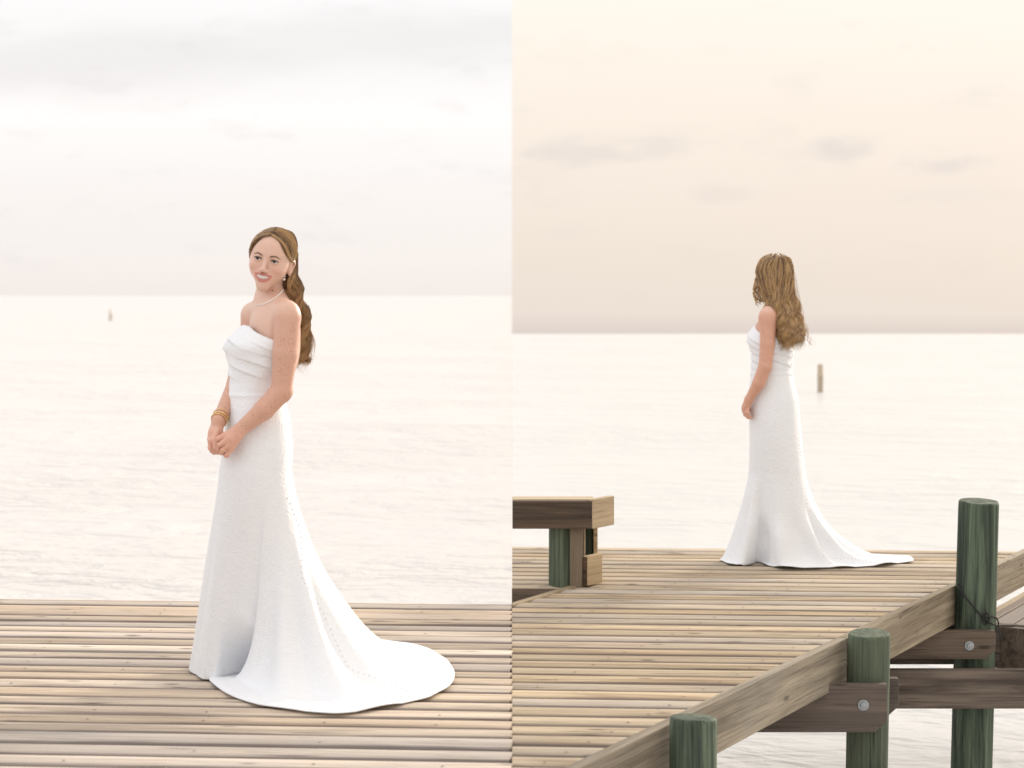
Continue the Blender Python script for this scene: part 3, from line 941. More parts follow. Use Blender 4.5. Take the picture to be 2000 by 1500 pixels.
# ------------------------------------------------------------------ hair
def catmull(C, S):
    """C (N,K,3) control points -> (N,S,3)"""
    N, K, _ = C.shape
    P = np.concatenate([2 * C[:, :1] - C[:, 1:2], C, 2 * C[:, -1:] - C[:, -2:-1]], 1)
    s = np.linspace(0, K - 1 - 1e-6, S); i = s.astype(int); t = (s - i)[None, :, None]
    a, b, d, e = P[:, i], P[:, i + 1], P[:, i + 2], P[:, i + 3]
    return .5 * (2 * b + (-a + d) * t + (2 * a - 5 * b + 4 * d - e) * t * t + (-a + 3 * b - 3 * d + e) * t ** 3)
def strands_mesh(name, C, rad, col, parent, S=34, tip=.25):
    """(N,S,3) strand paths -> one mesh of three sided tubes"""
    N, S, _ = C.shape
    T = np.gradient(C, axis=1); T /= np.linalg.norm(T, axis=2, keepdims=True) + 1e-9
    ref = np.array([0.35, -0.87, 0.34]); A = np.cross(T, ref); A /= np.linalg.norm(A, axis=2, keepdims=True) + 1e-9
    B = np.cross(T, A)
    t = np.linspace(0, 1, S)
    prof = np.minimum(1, (1 - t) / .18 + tip) * np.minimum(1, t / .03 + .4)
    cut = 1.02 - .34 * rng.uniform(0, 1, (N, 1)) ** 1.6
    r = rad[:, None] * prof[None] * np.clip((cut - t[None]) / .12, 0.02, 1)
    V = np.stack([C + (A * math.cos(q) + B * math.sin(q)) * r[..., None] for q in (0, 2.094, 4.189)], 2).reshape(-1, 3)
    base = (np.arange(N)[:, None] * S + np.arange(S - 1)[None]).ravel() * 3
    Q = np.concatenate([np.stack([base + k, base + (k + 1) % 3, base + 3 + (k + 1) % 3, base + 3 + k], 1) for k in range(3)])
    cc = np.repeat(col.reshape(-1, 3), 3, axis=0)
    return np_mesh(name, V, Q, None, M_HAIR, parent, True, cc)

DARK = np.array([0.085, 0.045, 0.024]); MID = np.array([0.26, 0.15, 0.075]); GOLD = np.array([0.58, 0.37, 0.17])
def hair_color(N, S, lock_rand, gold_bias, t_light=.35):
    t = np.linspace(0, 1, S)[None]
    x = np.clip(lock_rand[:, None] + gold_bias + t_light * t + rng.normal(0, .17, (N, 1)), 0, 1)[..., None]
    return np.where(x < .5, DARK + (MID - DARK) * x * 2, MID + (GOLD - MID) * (x - .5) * 2)

# ------------------------------------------------------------------ dress
def periodic(theta, th, vals, smooth=3):
    th = np.array(th, float); vals = np.array(vals, float); o = np.argsort(th); th = th[o]; vals = vals[o]
    T = np.concatenate([th - 360, th, th + 360]); Vv = np.concatenate([vals, vals, vals])
    y = np.interp(theta, T, Vv)
    if smooth:
        k = np.hanning(2 * smooth + 3)[1:-1]; k /= k.sum()
        y = np.convolve(np.concatenate([y[-smooth:], y, y[:smooth]]), k, 'valid')
    return y

def build_dress(parent, y0, rings, fwd_of, floor, topfn, bust, NT_=432, skirt_levels=90, pfn=None, fold=None, label=None, bodice_fold=None, ripple=None):
    """rings: (v, u_left, u_right, half_width across) from the top edge down to the hip; floor: (theta, point, p)
    theta is measured in the ground plane, 0 = +x, 90 = away from the camera"""
    th = np.linspace(0, 360, NT_, endpoint=False); cr, sr = np.cos(np.radians(th)), np.sin(np.radians(th))
    rv = np.array([r[0] for r in rings], float)
    vv = np.concatenate([np.linspace(rv[0], rv[-1], 180)])
    ul = np.interp(vv, rv, [r[1] for r in rings]); ur = np.interp(vv, rv, [r[2] for r in rings]); sy = np.interp(vv, rv, [r[3] for r in rings])
    k = np.hanning(17); k /= k.sum()
    def sm(a): return np.convolve(np.concatenate([[a[0]] * 8, a, [a[-1]] * 8]), k, 'valid')
    ul, ur, sy = sm(ul), sm(ur), sm(sy)
    px = y0 / FPX
    L = []
    z_of = lambda v: EYE - (v - HOR) * px
    for v, a, b, s in zip(vv, ul, ur, sy):
        cx = ((a + b) / 2 - 1000) * px; hw = (b - a) / 2 * px
        f = fwd_of(v); f = np.array(f) / np.linalg.norm(f); sd = np.array([-f[1], f[0]])
        # ellipse with axes f and sd whose extent along x is hw
        af = math.sqrt(max(hw * hw - (s * sd[0]) ** 2, .0016)) / max(abs(f[0]), .3)
        # support point parameterisation so that theta is the direction of the outward normal-ish
        d = np.stack([cr, sr], 1); cf = d @ f; cs = d @ sd
        e = 2.25
        rr = (np.abs(cf / af) ** e + np.abs(cs / s) ** e) ** (-1 / e)
        x = cx + rr * cr; y = y0 + rr * sr
        z = np.full(NT_, z_of(v))
        # bust
        ang = np.degrees(np.arctan2(cs, cf))
        for (b0, v0, wa, wv, amp) in bust:
            g = amp * np.exp(-((ang - b0) / wa) ** 2 - ((v - v0) / wv) ** 2)
            x += g * cr; y += g * sr
        t = np.clip((vv[-1] - v) / (vv[-1] - vv[0]), 0, 1)
        if bodice_fold is not None:
            g = bodice_fold(ang, v); x += g * cr; y += g * sr
        z = z + topfn(ang) * px * (-1) * np.clip((v - vv[0] - 60) / -60, 0, 1) ** 1.0
        L.append(np.stack([x, y, z], 1))
    c0 = L[0].mean(0)
    L.insert(0, L[0] * [1, 1, 1] + (c0 - L[0]) * [.16, .16, 0] - [0, 0, .010])
    H = L[-1].copy()
    hz = z_of(vv[-1])
    ft = [q[0] for q in floor]
    fx = periodic(th, ft, [q[1][0] for q in floor]); fy = periodic(th, ft, [q[1][1] for q in floor]); pp = periodic(th, ft, [q[2] for q in floor], 4)
    prev = L[-1] - L[-6]; 
    s = np.linspace(0, 1, skirt_levels + 1)[1:]
    # denser sampling near the floor
    for q in s:
        # q runs along the path; z falls, xy spreads
        g = 1 - (1 - q) ** 1.0
        zz = hz * (1 - g) ** pp
        # keep the tangent of the hip at the start
        sp = g * (1 - .55 * np.exp(-g * 7))
        x = H[:, 0] + (fx - H[:, 0]) * sp; y = H[:, 1] + (fy - H[:, 1]) * sp
        zz = np.maximum(zz, .012 * (1 - q) + .006)
        P = np.stack([x, y, zz], 1)
        if fold is not None: P = fold(P, th, q)
        L.append(P)
    if ripple is not None:
        n0 = len(L) - len(s); P = np.array(L[n0 - 1:])
        dt = np.roll(P, -1, 1) - np.roll(P, 1, 1); dq = np.gradient(P, axis=0)
        N = np.cross(dt, -dq); N /= np.linalg.norm(N, axis=2, keepdims=True) + 1e-9
        # soften the normals so that tight pleats do not tear
        for _ in range(3): N = (N + np.roll(N, 1, 1) + np.roll(N, -1, 1)) / 3
        P2 = P[1:] + N[1:] * ripple(th, s)[..., None]
        P2[..., 2] = np.maximum(P2[..., 2], .006)
        for i in range(len(s)): L[n0 + i] = P2[i]
    nL = len(L); V = np.concatenate(L)
    i = np.arange(nL - 1)[:, None]; j = np.arange(NT_)[None]
    a = i * NT_ + j; b = i * NT_ + (j + 1) % NT_
    Q = np.stack([a, a + NT_, b + NT_, b], 2).reshape(-1, 4)[:, ::-1]
    o = np_mesh('dress', V, Q, None, M_DRESS, parent, True)
    if label: o['label'] = label
    m = o.modifiers.new('thick', 'SOLIDIFY'); m.thickness = .004; m.offset = -1
    return o, V, Q

def bvh_of(V, Q): return BVHTree.FromPolygons([tuple(map(float, v)) for v in V], [tuple(map(int, q)) for q in Q])
def cast(bvh, u, v):
    d = Vector(((u - 1000) / FPX, 1.0, -(v - HOR) / FPX)).normalized()
    return bvh.ray_cast(Vector((0, 0, EYE)), d)

def buttons(dress, bvh, path, spacing, r):
    P = smooth_path([(u, v, 0) for (u, v) in path], 400)[:, :2]
    d = np.concatenate([[0], np.cumsum(np.linalg.norm(np.diff(P, axis=0), axis=1))])
    Vb, Fb = uvsphere(r, 8, 6)
    me = None
    for s in np.arange(0, d[-1], spacing):
        u = np.interp(s, d, P[:, 0]); v = np.interp(s, d, P[:, 1])
        h = cast(bvh, u, v)
        if h[0] is None: continue
        n = h[1] if h[1].y < 0 else -h[1]
        if me is None:
            o = mesh_obj('button', Vb, Fb, M_BUTTON, dress, True); me = o.data
        else:
            o = bpy.data.objects.new('button', me); COL.objects.link(o); o.parent = dress
        o.location = h[0] + n * (r * .55)

# ------------------------------------------------------------------ bride on the left
def pearls(parent, bvh, path, spacing_px, r, name='pearl'):
    P = smooth_path([(u, v, 0) for (u, v) in path], 300)[:, :2]
    d = np.concatenate([[0], np.cumsum(np.linalg.norm(np.diff(P, axis=0), axis=1))]); me = None
    Vb, Fb = uvsphere(r, 12, 8)
    pts = []
    for s in np.arange(0, d[-1], spacing_px):
        h = cast(bvh, np.interp(s, d, P[:, 0]), np.interp(s, d, P[:, 1]))
        if h[0] is None: continue
        n = h[1] if h[1].y < 0 else -h[1]
        q = h[0] + n * r * .6; pts.append(q)
        if me is None: o = mesh_obj(name, Vb, Fb, M_PEARL, parent, True); me = o.data
        else:
            o = bpy.data.objects.new(name, me); COL.objects.link(o); o.parent = parent
        o.location = q
    return pts

def eyes(parent, H):
    n = 0
    for x in (-1, 1):
        V, F = uvsphere(.0122 * H.s, 24, 16)
        c = EYE_P * (x, 1, 1)
        Vl = np.array(V) / H.s
        g = np.array([-.10, .02, 1.0]); g /= np.linalg.norm(g)
        ang = np.degrees(np.arccos(np.clip((Vl / .0122) @ g, -1, 1)))
        col = np.where(ang[:, None] < 13, np.array([.012, .010, .010]), np.where(ang[:, None] < 29, np.array([.05, .033, .024]), np.array([.74, .71, .68])))
        Vw = H.w(c + Vl)
        q = [f for f in F if len(f) == 4]; t = [f for f in F if len(f) == 3]
        np_mesh('eye', Vw, np.array(q), np.array(t), M_EYE, parent, True, col)
        # lashes along the upper lid, a tapering sliver
        pts = []
        for k in np.linspace(-1, 1, 11):
            a = k * .0138; yy = .0046 * (1 - k * k) - .0003 + (.0016 * max(0, k * x) ** 2)
            zz = math.sqrt(max(.0148 ** 2 - a * a * .9 - yy * yy, .00002))
            pts.append(H.w(c + np.array([a + (.0022 * x if k * x > .9 else 0), yy, zz])))
        V2, F2 = tube(pts, [.0005 * H.s] + [.0011 * H.s] * 4 + [.0015 * H.s] * 5 + [.0007 * H.s] if x > 0 else [.0007 * H.s] + [.0015 * H.s] * 5 + [.0011 * H.s] * 4 + [.0005 * H.s], 6)
        mesh_obj('eyelashes', V2, F2, M_LASH, parent, True)

def brows(parent, H, bvh):
    for x in (-1, 1):
        pts = []
        for k in np.linspace(0, 1, 12):
            px_ = x * (.0135 + .034 * k); py = .0195 + .0055 * math.sin(k * 2.4) - .014 * max(0, k - .55)
            o = H.w((px_, py, .16)); d = -(H.R[2])
            h = bvh.ray_cast(Vector(o), Vector(d))
            if h[0] is not None: pts.append(np.array(h[0]) + H.R[2] * .0002)
        r = [H.s * q for q in np.interp(np.linspace(0, 1, len(pts)), [0, .2, .6, 1], [.0016, .0025, .0021, .0007])]
        V2, F2 = tube(pts, r, 6)
        mesh_obj('eyebrow', V2, F2, M_BROW, parent, True)

def teeth(parent, H):
    # two short arcs of separate teeth behind the upper lip
    V = []; F = []
    for i in range(-4, 5):
        a = i * .0056; w = .00278
        zc = .0872 - 14.0 * a * a; y1 = -.0460; y0 = -.0605 + 13.0 * a * a
        k = len(V)
        for (dx, yy, dz) in ((-w, y0, -.0006), (w, y0, -.0006), (w, y1, 0), (-w, y1, 0), (-w * .88, y0, .0009), (w * .88, y0, .0009), (w * .92, y1, .0009), (-w * .92, y1, .0009)):
            V.append(H.w((a + dx, yy, zc + dz - (.004 if False else 0))))
        F += [(k + 4, k + 5, k + 6, k + 7), (k, k + 1, k + 5, k + 4), (k + 1, k + 2, k + 6, k + 5), (k + 3, k, k + 4, k + 7), (k + 2, k + 3, k + 7, k + 6)]
    mesh_obj('teeth', V, F, M_TEETH, parent)

def bride_left():
    y0 = 6.90
    D = lambda u, v, dy=0.0: W(u, v, y0 + dy)
    s_ax = np.array([.46, -.888, 0])
    H = Head(D(520.7, 507.6, -.085), (-.12, -.985, -.03), (.215, 0, .977), 1.08)
    F = Field(axis(-1.30, -.66, .007, [(-1.02, -.80, .0018), (-1.165, -1.02, .0020)]),
              axis(6.62, 7.16, .007, [(6.80, 7.0, .0018), (6.69, 6.80, .0022)]),
              axis(-.02, 1.82, .009, [(1.44, 1.75, .0018), (.82, .96, .0020), (1.2, 1.44, .004)]))
    # trunk
    up = np.array([0, 0, 1.0]); fwd = np.array([-.888, -.46, 0])
    R = np.stack([fwd, s_ax, up])
    F.ell(D(536, 672, 0), (.092, .135, .17), R, .04)                       # rib cage
    F.ell(D(500, 790, 0), (.070, .09, .15), R, .05)
    F.ell(D(503, 860, 0), (.085, .11, .12), R, .05)                        # hips
    F.ell(D(537, 628, 0), (.070, .125, .075), R, .05)                      # upper chest
    F.cone(D(534, 612, .055), D(525.5, 575, .045), .056, .0485, .03)         # neck
    F.cone(D(525.5, 575, .045), D(530, 535, .04), .0485, .050, .010)
    F.cone(D(556, 606, -.10), D(535, 590, .01), .030, .046, .04)           # slope of the shoulders
    F.cone(D(489, 610, .13), D(530, 592, .02), .030, .046, .04)
    F.cone(D(508, 604, .00), D(545, 614, -.10), .011, .010, .018)          # collar bones
    F.cone(D(500, 604, .03), D(487, 606, .10), .011, .010, .018)
    for dy in (-.05, .06): F.cone(D(503, 860, dy), D(430, 1262, .19 + dy * .5), .075, .036, .05)   # legs inside the skirt
    for dy in (-.025, .03): F.cone(D(430, 1262, .19 + dy), D(402, 1284, .17 + dy), .03, .022, .03)
    # near arm (her left)
    F.ell(D(562, 618, -.125), (.049, .046, .060), None, .03)
    F.cone(D(562, 622, -.13), D(557, 692, -.15), .049, .047, .008)
    F.cone(D(557, 692, -.15), D(549, 765, -.165), .0465, .038, .008)
    F.cone(D(549, 765, -.165), D(516, 800, -.185), .0400, .0385, .008)
    F.cone(D(559, 766, -.155), D(553, 772, -.16), .020, .020, .02)
    F.cone(D(516, 800, -.185), D(466, 842, -.200), .0375, .0245, .008)
    # far arm (her right)
    F.ell(D(496, 620, .125), (.040, .05, .052), None, .03)
    F.cone(D(496, 624, .12), D(476, 690, .10), .041, .041, .03)
    F.cone(D(474, 690, .10), D(461, 752, .04), .040, .036, .008)
    F.cone(D(461, 752, .04), D(427, 822, -.13), .036, .0245, .008)
    # far hand: closed, knuckles to the left
    wr = D(427, 822, -.13)
    F.cone(wr, D(421, 845, -.145), .0235, .0255, .012)
    F.cone(D(421, 845, -.145), D(415, 858, -.155), .0255, .020, .012)
    fr = D(421, 852, -.150)
    for i, (ku, kv, mu, mv, eu, ev, dy) in enumerate(((411, 861, 411, 875, 424, 882, -.175), (412, 864, 414, 880, 428, 884, -.160), (415, 865, 418, 883, 431, 884, -.145), (418, 866, 421, 883, 431, 883, -.131))):
        add_hand_chain(F, [D(420, 850, dy * .9 - .01), D(ku, kv, dy), D(mu, mv, dy), D(eu, ev, dy + .004)], [.0105, .0100, .0092, .0082])
    add_hand_chain(F, [D(424, 842, -.165), D(419, 860, -.183), D(421, 874, -.190), D(428, 880, -.188)], [.0115, .0105, .0095, .0085])   # thumb in front
    # near hand laid over it
    a = D(466, 842, -.200)
    F.cone(a, D(452, 856, -.212), .0235, .020, .012)
    mc = [(441, 849, -.208), (443, 860, -.216), (447, 870, -.217), (452, 878, -.210)]
    pi = [(426, 857, -.214), (428.5, 869, -.222), (434.5, 879.5, -.222), (442.5, 888, -.214)]
    di = [(424, 866, -.196), (427, 877, -.200), (433, 885, -.202), (441, 891, -.197)]
    ti = [(431, 872, -.182), (434, 880, -.184), (439, 886, -.186), (446, 890, -.184)]
    base = [(459, 840, -.207), (461, 845, -.212), (464, 850, -.213), (467, 854, -.209)]
    rr = (.0108, .0110, .0104, .0092)
    for b_, m_, p_, d_, t_, r in zip(base, mc, pi, di, ti, rr):
        F.cone(D(*b_), D(*m_), .0125, r * 1.12, .010)
        add_hand_chain(F, [D(*m_), D(*p_), D(*d_), D(*t_)], [r * 1.02, r * .86, r * .80, r * .70], .0022)
    F.cone(D(458, 843, -.195), D(437, 862, -.185), .013, .0095, .008)       # thumb underneath
    add_head(F, H)
    V, Q = F.mesh()
    col, al = skin_colors(V, H)
    sm_ = lambda x, lo, hi: np.clip((x - lo) / (hi - lo), 0, 1)
    d1 = seg_dist(V, [D(563, 630, -.13), D(557, 692, -.15), D(549, 765, -.165), D(516, 800, -.185), D(470, 838, -.2)])
    d2 = seg_dist(V, [D(487, 640, .12), D(474, 690, .10), D(461, 752, .04), D(430, 815, -.12)])
    arm = 1 - sm_(np.minimum(d1, d2), .045, .075)
    hands = sm_(-V[:, 2], -D(0, 832, -.2)[2], -D(0, 846, -.2)[2]) * (V[:, 2] > .7)
    al = np.maximum(al, arm) * (1 - .9 * hands)
    col = col * (1 - arm[:, None] * (1 - np.array([.86, .74, .68])))
    hc = SKIN * np.array([.97, .82, .78]); col = col * (1 - hands[:, None]) + hc * hands[:, None]
    dm = np.linalg.norm(V - np.array(cast(bvh_of(V, Q), 532.5, 567.5)[0] or D(0, 0)), axis=1)
    col = np.where((dm < .0032)[:, None], np.array([.16, .07, .04]), col)
    # small mole on the neck
    hm = np.concatenate([col, al[:, None]], 1)
    body = np_mesh('person', V, Q, None, M_SKIN, None, True, hm)
    # store freckle amount in alpha
    tag(body, 'smiling bride in white strapless gown turned to the camera, hands clasped', 'person', 'brides')
    bv = bvh_of(V, Q)
    eyes(body, H); brows(body, H, bv); teeth(body, H)
    # dress
    PX = lambda u, v: G(u, v)
    floor = [(180, PX(369, 1310), 1.0), (205, PX(379, 1319), 1.0), (230, PX(396, 1329), 1.0), (255, PX(430, 1330), 1.05), (275, PX(470, 1332), 1.1), (289, PX(500, 1330), 1.25), (298, PX(402, 1328), 5.2), (302, PX(420, 1344), 5.2),
             (306, PX(448, 1362), 5.0), (310, PX(490, 1377), 4.6), (315, PX(545, 1388), 4.2), (320, PX(600, 1394), 3.9), (326, PX(660, 1398), 3.6), (332, PX(725, 1391), 3.4), (338, PX(785, 1378), 3.3), (345, PX(837, 1366), 3.2),
             (351, PX(873, 1352), 3.1), (356, PX(887, 1334), 3.0), (0, PX(889, 1316), 2.9), (8, PX(874, 1292), 2.8), (16, PX(845, 1275), 2.5), (26, PX(800, 1262), 2.2), (38, PX(740, 1252), 2.0),
             (52, PX(680, 1252), 1.8), (75, PX(600, 1272), 1.5), (105, PX(500, 1282), 1.2), (135, PX(420, 1290), 1.0), (160, PX(380, 1301), 1.0)]
    rings = [(636, 470, 582, .150), (650, 458, 583, .152), (664, 449, 581, .152), (676, 446, 578, .150), (700, 448, 573, .142), (722, 452, 571, .132), (745, 451, 556, .122), (768, 447, 553, .122),
             (792, 445, 557.5, .135), (824, 442, 566, .152), (867, 438, 569.5, .168), (895, 434, 569, .172), (920, 430, 568, .174)]
    def fwd_of(v):
        t = min(max((v - 700) / 120, 0), 1); return (-.888 - .09 * t, -.46 + .30 * t)
    def bfold(ang, v):
        # gathered pleats that run down from the bust to the near side seam
        # ang: 0 = front, negative = her right, positive = her left (near side)
        w = np.clip((745 - v) / 12, 0, 1) * np.clip((v - 652) / 14, 0, 1)
        ph = (v - 0.34 * np.clip(ang, -40, 140)) / 23.0 + .15 * np.sin(ang / 31.0)
        saw = ph - np.floor(ph)
        g = .0095 * (.65 + .5 * np.sin(ang / 23.0 + np.floor(ph) * 2.1)) * (saw ** 1.8) * np.where(saw > .92, (1 - saw) / .08, 1.0) * np.clip((125 - np.abs(ang)) / 30, 0, 1)
        band = .003 * np.exp(-((v - 770) / 4.0) ** 2)
        return g * w + band
    def topfn(ang):
        a = np.abs(ang); return np.interp(a, [0, 25, 75, 120, 180], [0, 2, 27, 48, 58])
    def fold(P, th, q):
        # the pleat where the front panel meets the train folds away from the camera
        k = np.clip((q - .64) / .36, 0, 1); k = k * k * (3 - 2 * k)
        g = np.interp(th, [0, 245, 289, 297, 360], [0, 0, 1, 0, 0]); g = g * g * (3 - 2 * g) * k
        P[:, 0] += .05 * g; P[:, 1] += .24 * g
        return P
    def ripple(th, q):
        # folds of the skirt, displaced along the surface normal: (centre, width, height, start, end height)
        a = np.zeros((len(q), len(th)))
        for (c, w_, h, q0, e) in ((300, 5, .012, .06, .2), (308, 5, -.014, .08, .3), (316, 5, .018, .08, .3), (325, 5, -.024, .08, .3), (334, 4.5, .026, .06, .3), (342, 4, -.018, .12, .35), (350, 5, .016, .15, .5), (6, 7, -.012, .2, .4), (20, 8, .014, .2, .4), (212, 10, -.006, .2, .5), (262, 14, -.010, .10, .6)):
            d = ((th - c + 180) % 360) - 180
            k = np.clip((q - q0) / .25, 0, 1); k = k * k * (3 - 2 * k) * (e + (1 - e) * np.clip((1 - q) / .45, 0, 1))
            a += h * k[:, None] * np.exp(-(d / w_) ** 2)[None]
        a += .004 * np.clip((q - .5) / .3, 0, 1)[:, None] * np.sin(np.radians(th * 13.0) + 2.0)[None] * np.clip((1 - q) / .1, .3, 1)[:, None]
        return a
    dress, DV, DQ = build_dress(body, y0, rings, fwd_of, floor, topfn, [(38, 676, 30, 26, .014), (-38, 674, 30, 26, .014)], fold=fold, ripple=ripple, bodice_fold=bfold,
                                label='white strapless jacquard gown with gathered bodice and long train')
    dbv = bvh_of(DV, DQ)
    buttons(dress, dbv, [(560, 973), (567, 988), (574, 1009), (581, 1025), (586, 1050), (588, 1090), (589, 1122), (599, 1146), (624, 1186), (646, 1233), (671, 1287), (686, 1308), (725, 1322), (776, 1342), (808, 1355), (837, 1361)], 11.5, .0048)
    # jewellery
    nk = empty('necklace'); nk.parent = body
    pearls(nk, bv, [(552, 567), (546, 575), (539, 581.5), (531, 587), (521, 592.5), (511, 595.5), (503, 596), (499, 595)], 3.25, .0034)
    er = empty('earring'); er.parent = body
    for (u, v, r) in ((556.0, 540.0, .0030), (555.0, 545.5, .0048)):
        Vb, Fb = uvsphere(r, 12, 8); h = cast(bv, u, v)
        yy = h[0].y - .006 if h[0] is not None and h[0].y < y0 + .1 else y0 - .03
        o = mesh_obj('pearl', Vb, Fb, M_PEARL, er, True); o.location = W(u, v, yy)
    # bangles round the far wrist
    e = np.array(D(461, 752, .04)); f = np.array(wr); ax = (f - e) / np.linalg.norm(f - e)
    a1 = np.cross(ax, (0, 1, 0)); a1 /= np.linalg.norm(a1); a2 = np.cross(ax, a1)
    for t, tl, r in ((.86, .10, .0305), (.905, -.12, .0300), (.93, .05, .0295), (.965, -.05, .0295), (.985, .12, .030)):
        c = e + (f - e) * t
        pts = [c + r * (math.cos(q) * a1 + math.sin(q) * a2) + ax * (tl * r * math.cos(q + 1)) for q in np.linspace(0, 2 * PI, 40, endpoint=False)]
        Vt, Ft = tube(pts, .0017, 8, True); mesh_obj('bracelet', Vt, Ft, M_GOLD, body, True)
    c = (np.array(D(*pi[2])) * .55 + np.array(D(*mc[2])) * .45); ax = np.array(D(*pi[2])) - np.array(D(*mc[2])); ax /= np.linalg.norm(ax)
    a1 = np.cross(ax, (0, 1, 0)); a1 /= np.linalg.norm(a1); a2 = np.cross(ax, a1)
    Vt, Ft = tube([c + .0112 * (math.cos(q) * a1 + math.sin(q) * a2) for q in np.linspace(0, 2 * PI, 24, endpoint=False)], .0012, 6, True)
    mesh_obj('ring', Vt, Ft, M_GOLD, body, True)

    # hair: parted in front, swept behind the ears, long waves down the back
    S = 48; locks = []; meta = []
    def scalp(d, k=1.0):
        d = np.array(d, float); d /= np.linalg.norm(d)
        r = np.array([.0765, .0845, .0945]); q = 1 / math.sqrt(((d / r) ** 2).sum())
        return np.array([0, .034, -.016]) + d * q * k
    def lock(ctrl, n, spread, amp, freq, gold, r=.0009, phase=None):
        ctrl = np.array(ctrl, float)
        ph = rng.normal(1.0, .7) if phase is None else phase
        lr = rng.uniform(-.15, .65)
        for _ in range(n):
            o = rng.normal(0, 1, 3) * spread
            k = np.linspace(.35, 1.0, len(ctrl))[:, None]
            c = ctrl + o * k + rng.normal(0, spread * .35, ctrl.shape) * k
            locks.append(c); meta.append((amp * rng.uniform(.8, 1.2), freq * rng.uniform(.95, 1.05), ph + rng.normal(0, .25), lr + gold, r * rng.uniform(.7, 1.25)))
    hw = H.w
    A0 = np.array([(.001, .0890, .066), (.037, .069, .062), (.0605, .029, .038), (.0735, .010, -.010), (.058, -.036, -.055)])
    A1 = np.array([(.001, .118, -.050), (.040, .104, -.062), (.058, .060, -.080), (.050, .0, -.098), (.030, -.045, -.095)])
    for side in (-1, 1):
        for i in range(170):
            q = ((i + rng.uniform(0, 1)) / 170) ** 1.25
            loc = A0 * (1 - q) + A1 * q
            loc = loc * np.array([side, 1, 1]) + np.array([-.003, 0, 0])
            mid = np.array([0, .034, -.016]); dd = loc - mid; dd /= np.linalg.norm(dd, axis=1, keepdims=True)
            loc = loc + dd * (np.array([.001, .006, .007, .006, .006]) * rng.uniform(.3, 1.6))[:, None]
            cs = [hw(p) for p in loc]
            e = rng.uniform(-1, 1)
            cs += [D(574 + 10 * e + (side < 0) * -4, 585, .06 + .03 * rng.uniform(-1, 1)), D(587 + 9 * e, 625, .075 + .03 * rng.uniform(-1, 1)), D(590 + 9 * e, 672, .05 + .03 * rng.uniform(-1, 1)), D(590 + 11 * e, 734 - 85 * rng.uniform() ** 1.3, .03)]
            if rng.uniform() < .72: cs = cs[:5] + [D(566 + 8 * e, 560, .05), D(570 + 8 * e, 590, .07)]; am = .002
            else: am = .010
            lock(cs, 8, .0018, am, 7.0, .14 + .26 * (rng.uniform() < .4), .00085)
    # looser locks in view behind the ear and beside the shoulder
    for i in range(26):
        e = -1 + 2 * (i + rng.uniform()) / 26; f_ = rng.uniform(0, 1)
        st = hw(scalp((.80, -.02 + .2 * f_, -.35 - .3 * f_), 1.06))
        cs = [st, D(574 + 8 * e, 538, .005), D(580 + 9 * e, 572, .01), D(590 + 8 * e, 606, .03), D(597 + 6 * e, 640, .03), D(592 + 8 * e, 676, .03), D(592 + 9 * e, 702, .03), D(588 + 12 * e, 728 - 50 * rng.uniform() ** 1.5, .03)]
        lock(cs, 32, .0027, .0140, 4.3, .34, .00085, phase=2.2 * e + rng.normal(0, .5))
    # dark mass behind the neck
    for i in range(60):
        e = rng.uniform(-1, 1)
        cs = [hw(scalp((.62, -.25, -.6), .99)), D(563 + 8 * e, 548, .035), D(566 + 9 * e, 575, .045), D(577 + 9 * e, 604, .065), D(585 + 8 * e, 640, .06)]
        lock(cs, 10, .003, .003, 3.0, -.35, .001)
    # fine strays
    for i in range(34):
        e = rng.uniform(0, 1)
        cs = [D(583, 560, .02), D(592 + 4 * e, 600, .03), D(599 + 8 * e, 640, .03), D(598 + 14 * e, 680, .03), D(602 + 20 * e * rng.uniform(), 705 + 25 * rng.uniform(), .03)]
        lock(cs, 1, .004, .007, 3.0, .35, .0006)
    C = [None] * len(locks)
    groups = {}
    for i, c in enumerate(locks): groups.setdefault(len(c), []).append(i)
    allC = np.zeros((len(locks), S, 3))
    for k, ids in groups.items(): allC[ids] = catmull(np.array([locks[i] for i in ids]), S)
    amp, fq, ph, lr, rd = [np.array(q) for q in zip(*meta)]
    t = np.linspace(0, 1, S)[None]
    st_ = np.array([.10 if len(c) == 8 else .38 for c in locks])[:, None]
    ramp = np.clip((t - st_) / .15, 0, 1)
    wv = amp[:, None] * ramp
    allC[..., 0] += wv * np.sin(ph[:, None] + 2 * PI * fq[:, None] * t); allC[..., 1] += wv * np.cos(ph[:, None] + 2 * PI * fq[:, None] * t) * .8
    margin = np.clip(rng.normal(.0045, .0022, (len(locks), 1)), .001, .010)
    allC = F.push(allC, margin * np.ones((1, S)))
    strands_mesh('hair', allC, rd, hair_color(len(locks), S, lr, .08, .38), body)
    return body
bride_left()

